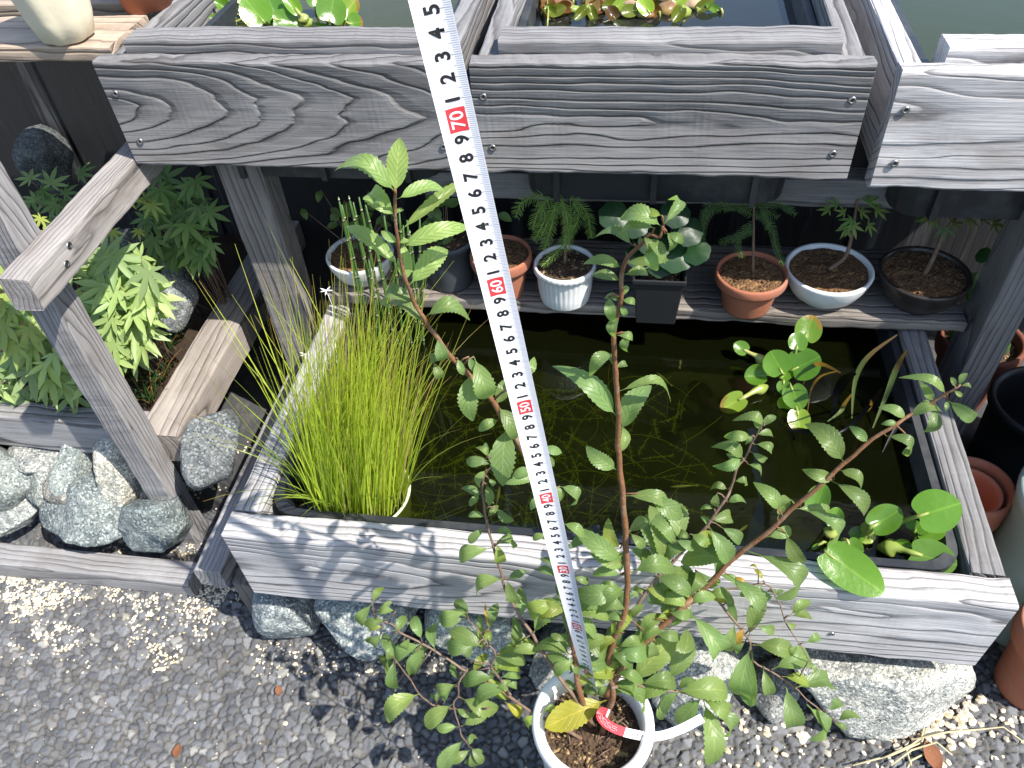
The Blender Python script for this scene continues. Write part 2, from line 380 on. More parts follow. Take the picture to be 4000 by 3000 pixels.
for k, (x0, x1, y0, zb, w, lab) in enumerate(((-.60, -.256, .930, .551, WATER1, 'black plastic tub of green water in the left raised wooden box'), (-.158, .207, .926, .530, WATER2, 'black plastic tub with brown rotting leaves in the middle raised wooden box'), (.318, .70, .918, .522, WATER3, 'black plastic tub of murky olive water in the rightmost raised box'))):
    t = thing('water_tub', lab, 'tub', ((x0+x1)/2, y0+.2, .54), 'black tubs in the raised boxes'); tub(t, x0, x1, y0, y0+.42, zb, .715, lip=.006, taper=.012, part='tub_shell')
    # keel of the tub hanging visibly below the front board
    mb = MB(); zz = .688
    mb.add([(x0+.006, y0+.006, zz), (x1-.006, y0+.006, zz), (x1-.006, y0+.414, zz), (x0+.006, y0+.414, zz)], [(0, 1, 2, 3)])
    tag(obj('water', mb, w), kind='structure')
# ------------------------------------------------------------------ shelf over the pond
plank_shelf = plank('shelf_board', None, (-.468, 1.012, .341), (.478, 1.012, .341), .17, .020, tone=.95, seed=71, fr=95, cy=.0, cz=-.05, warm=.45, wob=.002)
tag(plank_shelf, 'weathered plank shelf laid across the back of the pond, carrying a row of small pots', 'shelf')
# ------------------------------------------------------------------ left bed
bed = thing('planter_bed', 'raised planting bed edged with grey planks above a rock wall, full of maple seedlings', 'planting bed', (-.95, .95, .15))
plank('edge_board', bed, (-1.5, .747, .193), (-.744, .747, .193), .038, .074, tone=1.2, seed=81, fr=90)
plank('edge_board', bed, (-.709, .716, .199), (-.709, 1.3, .199), .068, .062, tone=1.25, seed=82, fr=80, warm=.45, rel=.4)
SOIL = plain('dark_soil', (.055, .038, .026), .95, .1, .5, 90, .004, 260)
mb = MB(); n = 40
vs = [(-1.5+.76*i/n, .766+.55*j/n, .19+.012*noise.noise((i*.4, j*.4, 3))) for j in range(n+1) for i in range(n+1)]
mb.add(vs, [(j*(n+1)+i, j*(n+1)+i+1, (j+1)*(n+1)+i+1, (j+1)*(n+1)+i) for j in range(n) for i in range(n)]); obj('soil', mb, SOIL, bed)
tm = plank('edging_timber', None, (-1.45, .597, .018), (-.665, .594, .018), .042, .040, tone=1.15, seed=83, fr=120, rel=.4)
tag(tm, 'long grey square timber lying on the gravel below the rock wall', 'timber')
# ------------------------------------------------------------------ dark wall behind, and the shelf at upper left
def wallmat():
    t = NT('charred_boards'); o = t.obj()
    w = t.noise(t.map(o, (26, 26, 1.6)), 1, 5, .7, .6)
    c = t.mix(t.ramp(w, [(.55, (0, 0, 0)), (.68, (1, 1, 1))]), (.010, .010, .011), (.07, .072, .077))
    return t.P(Base_Color=c, Roughness=.7, Normal=t.bump(w, .004))
wl = thing('board_fence', 'black weathered board fence standing behind the pots and the planting bed', 'fence', (0, 1.3, 0)); WM = wallmat()
for k in range(17):
    mb = MB(); mb.box((-2.1+.25*k, 1.30+.006*(k % 2), 0), (-2.1+.25*k+.2495, 1.325+.006*(k % 2), .70)); obj('board', mb, WM, wl, smooth=False, bevel=.002)
# ------------------------------------------------------------------ rocks
def rock_mat():
    t = NT('granite_rock'); o = t.obj(); ob = t.n('ObjectInfo').outputs['Random']; off = t.n('CombineXYZ', i_0=t.m('MULTIPLY', ob, 9), i_1=t.m('MULTIPLY', ob, 5)).outputs[0]
    p = t.n('VectorMath', operation='ADD', i_0=o, i_1=off).outputs[0]
    sp = t.n('TexVoronoi', i_Vector=p, i_Scale=330).outputs['Color']; spv = t.n('SeparateColor', i_0=sp).outputs[0]
    n1 = t.noise(p, 24, 5, .65); n2 = t.noise(t.map(p, (30, 90, 60)), 1, 4, .6); n3 = t.noise(p, 320, 3, .7)
    c = t.ramp(n1, [(.3, (.095, .104, .106)), (.5, (.165, .174, .170)), (.72, (.27, .266, .25))])
    c = t.mix(t.ramp(n2, [(.45, (0, 0, 0)), (.62, (.75,)*3)]), c, (.27, .265, .24))
    c = t.mix(t.ramp(n3, [(.38, (.85,)*3), (.5, (0, 0, 0))]), c, (.035, .042, .045))
    c = t.mix(t.ramp(spv, [(.72, (0, 0, 0)), (.86, (.7,)*3)]), c, (.42, .42, .39))
    c = t.mix(1, c, t.tint(), 'MULTIPLY')
    h = t.m('ADD', t.m('MULTIPLY', t.noise(p, 60, 5, .65), 1.0), t.m('MULTIPLY', n3, .22))
    t.p.inputs['Specular IOR Level'].default_value = .3
    return t.P(Base_Color=c, Roughness=.8, Normal=t.bump(h, .007))
ROCK = rock_mat()
def rock(cen, dims, seed, label, col=(1, 1, 1), rz=0, tilt=0, npl=11, group=None, sharp=.5):
    r = random.Random(seed); bm = bmesh.new(); bmesh.ops.create_icosphere(bm, subdivisions=5, radius=1)
    pl = []
    for k in range(npl):
        d = Vector((r.gauss(0, 1), r.gauss(0, 1), r.gauss(0, 1))).normalized(); pl.append((d, r.uniform(.50, .88)))
    s0 = r.uniform(0, 90); R3 = Matrix.Rotation(rz, 3, 'Z')@Matrix.Rotation(tilt, 3, 'Y'); mb = MB(); vs = []
    for v in bm.verts:
        d = v.co.normalized(); m = 1.02
        acc = 0; k = 26
        for n, h in pl:
            q = d.dot(n)
            if q > .05: acc += (h/q)**-k
        m = min(1.02, (acc+1.02**-k)**(-1/k))
        p = d*m; p *= 1+.06*noise.noise(p*2.2+Vector((s0, 0, 0)))+.030*noise.noise(p*6+Vector((0, s0, 0)))+.014*noise.noise(p*15+Vector((0, 0, s0)))
        p = Vector((p.x*dims[0]/2, p.y*dims[1]/2, p.z*dims[2]/2)); vs.append(R3@p)
    lowest = min(v.z for v in vs); b = Vector(cen)
    fs = [tuple(v.index for v in f.verts) for f in bm.faces]; bm.free()
    mb.add([v+b for v in vs], fs, 0, (*col, 1)); o = obj('rock', mb, ROCK); mb = None
    # object origin at the rock so the object-space pattern follows it
    o.data.transform(Matrix.Translation(-b)); o.location = b
    return tag(o, label, 'rock', group)
def rockpx(x0, y0, x1, y1, Y, dy, seed, label, **kw):
    cx, cy = (x0+x1)/2, (y0+y1)/2; c = onY(cx, cy, Y); d = depth(c); s = d/F
    h = (y1-y0)*s/ (.72); w = (x1-x0)*s*1.04
    return rock(c+Vector((0, dy*.2, 0)), (w*1.13, dy*1.1, h*1.13), seed, label, **kw)
G1 = 'rocks holding up the pond box'; G2 = 'rocks of the wall below the planting bed'
rockpx(995, 2320, 1215, 2545, .515, .13, 1, 'blue grey rock wedged under the left end of the pond box', group=G1, col=(1.25, 1.34, 1.38))
rockpx(1225, 2340, 1660, 2525, .525, .16, 2, 'long blue grey rock, second from the left under the pond box', group=G1, col=(1.3, 1.38, 1.38))
rockpx(1680, 2390, 2085, 2600, .52, .16, 3, 'wide pale rock under the pond box, behind the shrub leaves left of the white pot', group=G1, col=(1.5, 1.55, 1.45))
rockpx(2070, 2545, 2320, 2700, .485, .12, 4, 'squarish grey rock just behind the rim of the white pot', group=G1, col=(1.05, 1.05, 1))
rockpx(2520, 2520, 2945, 2820, .49, .17, 5, 'pale speckled rock under the pond box, right of the white pot', group=G1, col=(1.75, 1.75, 1.7))
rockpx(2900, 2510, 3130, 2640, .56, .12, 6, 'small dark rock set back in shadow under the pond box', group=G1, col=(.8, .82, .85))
rockpx(2930, 2650, 3140, 2800, .50, .10, 7, 'low grey rock in front of the gap between the two pale rocks', group=G1, col=(.95, .95, .95))
rockpx(3060, 2555, 3730, 2905, .485, .20, 18, 'largest pale speckled rock, jutting out under the right end of the pond box', group=G1, col=(1.9, 1.86, 1.76), rz=.1, tilt=-.12, npl=10)
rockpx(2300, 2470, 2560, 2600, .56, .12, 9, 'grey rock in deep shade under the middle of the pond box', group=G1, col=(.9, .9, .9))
for i, (x0, y0, x1, y1, Y, lab, col, rz) in enumerate((
    (-90, 1745, 75, 1865, .72, 'small grey rock at the left picture edge, tucked under the edge board', (1, 1, 1), .3),
    (30, 1750, 250, 1860, .72, 'flat grey rock directly under the edge board, left of the pale rocks', (1.2, 1.2, 1.18), .2),
    (225, 1770, 360, 1965, .70, 'upright blue grey rock left of the largest pale rock', (.95, 1.05, 1.05), 0),
    (345, 1770, 600, 1975, .70, 'largest pale beige rock of the rock wall, behind the post', (1.9, 1.8, 1.6), .1),
    (60, 1835, 235, 1990, .69, 'grey green rock in the middle of the wall above the slabs', (1.05, 1.1, 1.05), .4),
    (-120, 1800, 130, 2040, .67, 'big blue grey rock at the left picture edge', (1, 1.08, 1.08), .2),
    (150, 1890, 290, 1985, .67, 'small brownish slab wedged between the bigger rocks', (1.0, .93, .85), .5),
    (305, 1920, 520, 2005, .68, 'flat blue grey rock below the largest pale rock', (.92, 1.0, 1.04), .1),
    (120, 1975, 500, 2110, .63, 'wide dark slab at the foot of the rock wall', (.82, .9, .92), .12),
    (480, 1985, 730, 2180, .63, 'rounded dark blue rock leaning by the foot of the post', (.72, .82, .85), 0),
    (725, 1690, 915, 1935, .70, 'round dark granite rock right of the post', (.62, .66, .70), 0),
    (-60, 1990, 130, 2100, .64, 'flat grey slab at the foot of the wall by the left picture edge', (1.05, 1.1, 1.1), .1),
    (215, 1830, 330, 1920, .715, 'small dark rock filling the gap left of the largest pale rock', (.75, .8, .82), .6),
    (520, 1950, 640, 2040, .68, 'small pale rock low against the post', (1.4, 1.38, 1.3), .2),
    (590, 1760, 710, 1890, .74, 'rock half hidden behind the post under the plank corner', (1, 1, .98), 0))):
    rockpx(x0, y0, x1, y1, Y, .13, 30+i, lab, col=col, rz=rz, group=G2)
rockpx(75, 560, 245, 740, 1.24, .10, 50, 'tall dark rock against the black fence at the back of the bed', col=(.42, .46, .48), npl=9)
rockpx(600, 1090, 725, 1290, .95, .09, 51, 'pale upright rock inside the bed beside the plank', col=(.95, 1, 1.05))
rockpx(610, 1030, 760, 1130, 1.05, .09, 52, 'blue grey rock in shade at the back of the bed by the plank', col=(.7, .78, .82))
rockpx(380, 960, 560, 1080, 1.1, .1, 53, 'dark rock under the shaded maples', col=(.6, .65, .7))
# ------------------------------------------------------------------ loose grit and gravel
def pebble_cloud(name, label, spec, mat):
    V = []; Fc = []; Cc = []; r = random.Random(5)
    ico = bmesh.new(); bmesh.ops.create_icosphere(ico, subdivisions=1, radius=1); base = [v.co.copy() for v in ico.verts]; bf = [tuple(v.index for v in f.verts) for f in ico.faces]; ico.free()
    mb = MB()
    for x, y, z, s, col in spec:
        a = r.uniform(0, 6.28); ca, sa = math.cos(a), math.sin(a); ex, ey, ez = s*r.uniform(.75, 1.3), s*r.uniform(.7, 1.0), s*r.uniform(.5, .8)
        vs = []
        for p in base:
            q = p*(1+r.uniform(-.14, .14)); u, w, h = q.x*ex, q.y*ey, q.z*ez
            vs.append((x+u*ca-w*sa, y+u*sa+w*ca, z+h+ez*.5))
        mb.add(vs, bf, 0, (*col, 1))
    o = obj(name, mb, mat, smooth=False); return tag(o, label, 'gravel', None, 'stuff')
def grit_mat():
    t = NT('beige_grit'); t.p.inputs['Specular IOR Level'].default_value = .3
    return t.P(Base_Color=t.tint(), Roughness=.8, Normal=t.bump(t.noise(t.obj(), 500, 3), .0006))
GRIT = grit_mat(); sp = []; r = random.Random(12)
def gcol():
    b = r.uniform(.38, .72); w = r.random()
    return (b, b*(.93-.13*w), b*(.80-.30*w))
def scat(n, quad, smin, smax, z=0, pw=1):
    for _ in range(n):
        a, b = r.random()**pw, r.random()
        (x0, y0), (x1, y1), (x2, y2), (x3, y3) = quad
        u = (x0*(1-b)+x1*b)*(1-a)+(x3*(1-b)+x2*b)*a; v = (y0*(1-b)+y1*b)*(1-a)+(y3*(1-b)+y2*b)*a
        p = onZ(u, v, z)
        if noise.noise((p.x*16, p.y*16, 2))+.8*noise.noise((p.x*55, p.y*55, 7))+r.gauss(0, .18) < -.10+a*.6: continue
        sp.append((p.x, p.y, p.z-.002, r.uniform(smin, smax), gcol()))
scat(3800, ((-80, 2215), (960, 2300), (760, 2620), (-80, 2640)), .0013, .0031, 0, 1.5)
scat(1500, ((-80, 2215), (320, 2240), (260, 2460), (-80, 2540)), .0015, .0034, 0, 1.2)
scat(700, ((-80, 2030), (760, 2110), (760, 2200), (-80, 2110)), .0013, .003, 0, 1)
scat(500, ((560, 1900), (1000, 1700), (1000, 1950), (760, 2200)), .0013, .003, 0, 1)
for _ in range(600):
    x, y = r.uniform(-.95, .62), r.uniform(.2, .56); sp.append((x, y, -.004, r.uniform(.0008, .0022) if r.random() < .93 else r.uniform(.003, .0055), gcol()))
for _ in range(160):
    p = onZ(r.gauss(3640, 130), r.gauss(2800, 75), 0); sp.append((p.x, p.y, -.002, r.uniform(.003, .0075), gcol()))
for _ in range(170):
    p = onZ(r.uniform(2650, 4050), r.uniform(2720, 3020), 0); sp.append((p.x, p.y, -.003, r.uniform(.0015, .006), gcol()))
for _ in range(420):
    p = onZ(r.uniform(980, 2100), r.uniform(2500, 2640), 0); sp.append((p.x, p.y, -.003, r.uniform(.0012, .0032), gcol()))
pebble_cloud('loose_grit', 'pale beige grit and pebbles scattered over the dark stone paving', sp, GRIT)
# ------------------------------------------------------------------ dry leaves and straw on the paving
DRY = plain('dry_leaf', (.22, .09, .045), .8, .2, .4, 200, .0004, 300)
STRAW = plain('straw', (.50, .43, .26), .7, .3, .2, 100)
for u, v, s, lab in ((695, 2935, .015, 'reddish brown dead leaf on the paving at the bottom left'), (1090, 2700, .012, 'small curled brown dead leaf on the shaded paving left of the shrub'), (45, 2050, .016, 'brown dead leaf on the grit at the left edge below the rocks'), (3640, 2960, .028, 'crumpled brown dead leaf among pale pebbles at the bottom right'), (545, 2290, .010, 'tiny brown leaf scrap beside the grey timber')):
    p = onZ(u, v, .004); mb = MB(); a = rng.uniform(0, 6); vs = []; N = 7
    for i in range(N):
        for j in (-1, 0, 1):
            t = i/(N-1); w = s*.42*math.sin(math.pi*min(1, t*.94+.05))**.8
            vs.append(p+Vector((math.cos(a)*(t-.5)*s*1.3-math.sin(a)*j*w, math.sin(a)*(t-.5)*s*1.3+math.cos(a)*j*w, abs(j)*s*.16+s*.22*math.sin(t*3+1)*.6+rng.uniform(0, s*.05))))
    mb.add(vs, [(i*3+j, i*3+j+1, (i+1)*3+j+1, (i+1)*3+j) for i in range(N-1) for j in (0, 1)]); tag(obj('dead_leaf', mb, DRY), lab, 'dead leaf', 'dead leaves on the paving')
mb = MB()
for pts in (((3630, 2760), (3600, 2880), (3560, 2910), (3450, 2960)), ((3480, 2990), (3560, 2930), (3660, 2900), (3720, 2950)), ((3560, 2890), (3700, 2860), (3820, 2850), (3920, 2840), (4000, 2900)), ((3330, 2990), (3480, 2950), (3600, 2900), (3640, 2790), (3680, 2760)), ((3560, 2990), (3540, 2930), (3600, 2880)), ((3660, 2920), (3560, 2970), (3540, 3010))):
    mb.tube([onZ(u, v, .006+.012*rng.random()) for u, v in pts], [.0011, .0015, .0013, .0010, .0008, .0006][:len(pts)], 5)
tag(obj('straw', mb, STRAW), 'tangle of dry straw lying on pebbles in front of the largest rock', 'straw')
# ------------------------------------------------------------------ leaves
def leaf_mat(name, top, under, trans, gloss=.42, veins=True, spec=.4):
    t = NT(name); uv = t.n('UVMap', uv_map='uv').outputs[0]; sx = t.n('SeparateXYZ', i_0=uv); u, w = sx.outputs[0], sx.outputs[1]
    au = t.m('ABSOLUTE', t.m('SUBTRACT', u, .5)); o = t.obj()
    mid = t.m('LESS_THAN', au, .022)
    sv = t.m('ABSOLUTE', t.m('SUBTRACT', t.m('FRACT', t.m('SUBTRACT', t.m('MULTIPLY', w, 8.0), t.m('MULTIPLY', au, 4.5))), .5))
    side = t.m('MULTIPLY', t.m('SUBTRACT', sv, .40), 10, clamp=True)
    vein = t.m('MAXIMUM', mid, t.m('MULTIPLY', side, .45)) if veins else mid
    n = t.noise(o, 130, 4, .6)
    base = t.mix(1, t.tint(), top, 'MULTIPLY'); ub = t.mix(1, t.tint(), under, 'MULTIPLY')
    base = t.mix(t.m('MULTIPLY', n, .5), base, t.mix(1, base, (.55, .62, .5), 'MULTIPLY'))
    base = t.mix(t.m('MULTIPLY', vein, .45), base, t.mix(1, base, (1.9, 1.6, 1.7), 'MULTIPLY'))
    bf = t.n('NewGeometry').outputs['Backfacing']
    c = t.mix(bf, base, ub)
    t.p.inputs['Specular IOR Level'].default_value = spec
    t.P(Base_Color=c, Roughness=gloss, Normal=t.bump(t.m('ADD', t.m('MULTIPLY', side, -.5 if veins else 0), t.m('MULTIPLY', n, .8)), .0006))
    tr = t.n('BsdfTranslucent', i_Color=t.mix(1, base, trans, 'MULTIPLY'))
    mx = t.n('MixShader', i_Fac=.36); t.set(mx.inputs[1], t.p); t.set(mx.inputs[2], tr); t.t.links.new(mx.outputs[0], t.out.inputs[0])
    return t.mat
LEAF = leaf_mat('shrub_leaf', (.155, .225, .072), (.29, .35, .23), (2.3, 2.5, 1.1))
CAMP = Vector((0, 0, H))
def leaf(mb, p0, p1, w, nrm, arch=.12, fold=.25, curl=0.0, col=(1, 1, 1), serr=.10, n=14, tw=0.0, shape=.9, mi=0, pet=.10, ab=(.62, .88)):
    """serrated ovate leaf p0->p1, w half width, arched along nrm"""
    p0, p1 = Vector(p0), Vector(p1); ax = p1-p0; L = ax.length; a = ax/L; nrm = Vector(nrm); nn = (nrm-a*nrm.dot(a)).normalized(); sdv = a.cross(nn)
    b = len(mb.v); J = 5; vs = []; r = rng
    us = (-1, -.55, 0, .55, 1)
    ph = r.uniform(0, 6); aa, bb_ = ab; nrmz = (aa/(aa+bb_))**aa*(bb_/(aa+bb_))**bb_
    for i in range(2*n+1):
        t = i/(2*n); bt = max(0, (t-pet)/(1-pet))
        prof = (bt**ab[0]*(1-bt)**ab[1])/nrmz if bt > 0 else 0
        ww = w*max(prof, .03 if bt > 0 else .05)
        q = tw*t; s2 = sdv*math.cos(q)+nn*math.sin(q); n2 = nn*math.cos(q)-sdv*math.sin(q)
        cu = arch*L*math.sin(math.pi*t)-curl*L*max(0, t-.45)**2*2.2
        back = curl*L*max(0, t-.55)**2*.8
        for u in us:
            e = 1+(serr*(1 if i % 2 else -1)*prof if abs(u) == 1 and bt > .3 else 0)
            wav = .05*w*math.sin(t*11+ph+u*1.5)
            vs.append(p0+ax*t-a*back+n2*(cu+fold*abs(u)*ww+wav)+s2*(u*ww*e))
    k = mb.add(vs, [(i*J+j, i*J+j+1, (i+1)*J+j+1, (i+1)*J+j) for i in range(2*n) for j in range(J-1)], mi, (*col, 1))
    for i in range(2*n+1):
        for j, u in enumerate(us): mb.uv[k+i*J+j] = (.5+u/2, i/(2*n))
def pxlen(p, px): return px*depth(p)/F
BARK = {}
def bark(name, c1, c2):
    t = NT(name); o = t.obj(); n = t.noise(o, 240, 4, .65); n2 = t.noise(o, 60, 3)
    c = t.mix(n, c1, c2); c = t.mix(t.ramp(n2, [(.5, (0, 0, 0)), (.75, (.6,)*3)]), c, (.22, .17, .12))
    return t.P(Base_Color=c, Roughness=.65, Normal=t.bump(n, .0012))
BK1 = bark('red_brown_bark', (.085, .032, .014), (.235, .110, .042)); BK2 = bark('grey_brown_bark', (.09, .05, .035), (.20, .13, .09))
shrub = thing('shrub', 'tall open shrub with serrated green leaves and red brown stems growing in the white pot', 'shrub', (-.005, .335, .26))
POTC = Vector((-.003, .335, 0))
YG = (1.5, 1.3, .75); YO = (1.9, 1.25, .5); BR = (2.4, 1.0, .6); LT = (1.35, 1.3, 1.25); DK = (.8, .85, .8); OL = (1.35, 1.15, .7)
def smooth_pts(P, k=4):
    out = []; n = len(P)
    for i in range(n-1):
        a, b, c, d = P[max(i-1, 0)], P[i], P[i+1], P[min(i+2, n-1)]
        for j in range(k):
            t = j/k; out.append(.5*((2*b)+(c-a)*t+(2*a-5*b+4*c-d)*t*t+(3*b-a-3*c+d)*t**3))
    out.append(P[-1]); return out
def branch(segs, r0, r1, leaves, mat=BK2, col=(1, 1, 1), root=None, fill=None):
    """segs: (zoom, x, y, Y) points from the foot to the tip; leaves: (zoom, bx, by, tx, ty, width, extra)"""
    P = [onY(*zf(n, x, y), Y) for n, x, y, Y in segs]
    if root is not None: P = [Vector(root)]+P
    P = smooth_pts(P); m = len(P)
    P = [p+Vector((noise.noise(p*60), noise.noise(p*60+Vector((9, 0, 0))), 0))*.0012*(0 if i in (0, m-1) else 1) for i, p in enumerate(P)]
    mb = MB(); rad = [(r0+(r1-r0)*i/(m-1))*.72 for i in range(m)]
    rad = [q*(1.0+.10*(i % 4 == 0)) for i, q in enumerate(rad)]
    mb.tube(P, rad, 8); lf = MB(); pet = mb
    if fill:
        cnt, ylo, yhi = fill; leaves = list(leaves); cand = [p for p in P if ylo < pj(p)[1] < yhi]
        for _ in range(cnt):
            u, v = pj(rng.choice(cand)); x, y = (u-1300)/ZK+rng.uniform(-45, 45), (v-1950)/ZK+rng.uniform(-40, 40); a = rng.choice((rng.uniform(-.9, .5), rng.uniform(2.6, 4.0), rng.uniform(-2.2, -.9))); l = rng.uniform(120, 230)
            leaves.append((8, x, y, x+math.cos(a)*l, y+math.sin(a)*l*.8+35, l*rng.uniform(.45, .62), dict(arch=rng.uniform(.1, .3), c=rng.choice(((1, 1, 1), DK, LT, OL, (1, 1, 1))))))
    for it in leaves:
        n, bx, by, tx, ty, w = it[:6]; kw = dict(it[6]) if len(it) > 6 else {}
        zb = kw.pop('z', None)
        bu, bv = zf(n, bx, by); tu, tv = zf(zb or n, tx, ty)
        # depth of the nearest stem point in the picture
        best = min(P, key=lambda p: (pj(p)[0]-bu)**2+(pj(p)[1]-bv)**2)
        q = onY(bu, bv, best.y+kw.pop('dy0', 0))
        gap = (q-best).length
        if gap > .002: pet.tube([best, (best+q)/2+Vector((0, 0, .002)), q], [.0009, .0007, .0006], 4)
        dz = depth(q); L = math.hypot(tu-bu, tv-bv)/F*dz
        e = onD(tu, tv, dz+kw.pop('dd', rng.uniform(-.35, .30)*L))
        ax = (e-q).normalized(); tc = (CAMP-q).normalized()
        roll = kw.pop('roll', rng.uniform(-.45, .45)); sdv = ax.cross(tc).normalized()
        nr = (tc*.75+Vector((0, 0, .55))+sdv*roll)
        hw = w*ZK/F*dz*.5*1.16; e = q+(e-q)*1.2; hw = min(hw*1.04, .205*(e-q).length)
        c = kw.pop('c', None) or (1, 1, 1); f = rng.uniform(.82, 1.22); g = rng.uniform(.94, 1.08)
        c = tuple(a*b*f for a, b in zip(c, (col[0]*g, col[1], col[2]/g)))
        leaf(lf, q, e, hw, nr, arch=kw.get('arch', rng.uniform(.04, .16)), fold=kw.get('fold', rng.uniform(.12, .4)), curl=kw.get('curl', rng.uniform(.15, 1.0)), col=c, tw=kw.get('tw', rng.uniform(-.3, .3)), serr=rng.uniform(.05, .10), n=13 if L > .015 else 8, ab=(rng.uniform(.75, 1.05), rng.uniform(.58, .78)) if n in (8, 9) else (rng.uniform(.6, .8), rng.uniform(.7, .9)))
    br = obj('branch', mb, mat, shrub)
    if lf.v: obj('foliage', lf, LEAF, br)
    return br
def pj(p):
    d = depth(p); x = float(p[0]*RT[0]+p[1]*RT[1]+(p[2]-H)*RT[2]); y = float(p[0]*UP[0]+p[1]*UP[1]+(p[2]-H)*UP[2])
    return 2000+F*x/d, 1500-F*y/d
CU = dict(curl=1.1, arch=.2)
SOILZ = .262
# stem with the tall pale tip, behind the tape
branch([(8, 1520, 1180, .345), (8, 1490, 930, .36), (8, 1440, 680, .375), (8, 1410, 560, .38), (5, 1330, 1560, .385), (5, 1190, 1320, .39), (5, 1140, 1220, .39), (5, 1070, 1130, .39), (5, 1000, 1000, .39), (5, 930, 900, .39), (5, 820, 790, .39), (5, 740, 710, .39), (5, 640, 580, .39), (5, 570, 480, .385), (5, 510, 380, .385), (5, 450, 230, .38), (5, 420, 120, .38), (2, 400, 1500, .375), (2, 380, 1280, .375), (2, 384, 1170, .37)], .0042, .0011, [
 (2, 385, 1185, 95, 950, 110, dict(c=LT, roll=.1, dd=-.01)), (2, 385, 1195, 410, 908, 165, dict(c=LT, roll=-.1, fold=.1, arch=.02, curl=0)), (2, 395, 1230, 655, 1140, 85, dict(c=LT, fold=.5)), (2, 380, 1340, 185, 1133, 110, dict(c=LT)), (2, 385, 1320, 432, 1285, 75, dict(c=LT)), (2, 385, 1330, 250, 1230, 80, dict(c=LT)),
 (2, 410, 1430, 755, 1165, 62, dict(c=LT, fold=.7, arch=.1, curl=0)), (2, 420, 1530, 775, 1398, 95, dict(c=LT)), (2, 400, 1500, 310, 1435, 80, dict(c=LT)), (2, 405, 1500, 482, 1490, 60, dict(c=LT)), (2, 415, 1650, 122, 1402, 85, dict(c=LT, fold=.4)), (5, 470, 260, 682, 28, 110, dict(c=LT)), (5, 450, 240, 440, 50, 95, dict(c=LT)),
 (5, 510, 380, 300, 325, 90, dict(arch=.3)), (5, 560, 490, 385, 325, 80), (5, 572, 455, 812, 442, 100, dict(arch=.34, fold=.5)), (5, 640, 580, 690, 742, 80, CU), (5, 690, 700, 580, 710, 65, CU), (5, 620, 730, 665, 852, 50, CU), (5, 770, 710, 800, 800, 130), (5, 840, 700, 880, 790, 100), (5, 840, 805, 845, 1062, 168, dict(fold=.15, roll=0)), (5, 870, 700, 955, 950, 125, dict(arch=.3, fold=.3, dd=.01)),
 (5, 1010, 1000, 1085, 840, 95), (5, 1020, 1005, 1150, 1195, 125), (5, 1025, 1090, 908, 1140, 80, CU), (5, 1072, 1128, 1045, 1448, 165, dict(fold=.14, roll=.1, arch=.08, curl=.2)), (5, 1170, 830, 1246, 735, 60), (5, 1290, 1260, 1402, 1290, 85), (5, 1250, 1400, 1120, 1432, 62), (5, 1260, 1450, 1092, 1476, 45), (5, 1350, 1490, 1425, 1590, 75), (5, 1400, 1500, 1542, 1592, 65, CU), (5, 1310, 1560, 1225, 1632, 80), (5, 1320, 1300, 1360, 1370, 40),
 (8, 1390, 480, 1285, 420, 95), (8, 1390, 420, 1310, 365, 80), (8, 1480, 480, 1572, 510, 90), (8, 1420, 660, 1400, 575, 75), (8, 1335, 220, 1243, 240, 85), (8, 1420, 150, 1545, 210, 85), (8, 1440, 320, 1555, 235, 70), (8, 1470, 960, 1290, 880, 105), (8, 1470, 930, 1470, 800, 85), (8, 1490, 900, 1525, 850, 60), (8, 1500, 1060, 1370, 975, 85), (8, 1500, 1060, 1550, 950, 80), (8, 1515, 1090, 1490, 1010, 60), (8, 1440, 880, 1360, 840, 90), (8, 1440, 640, 1290, 645, 60)], BK1, fill=(18, 2330, 2700), root=(-.013, .338, SOILZ))
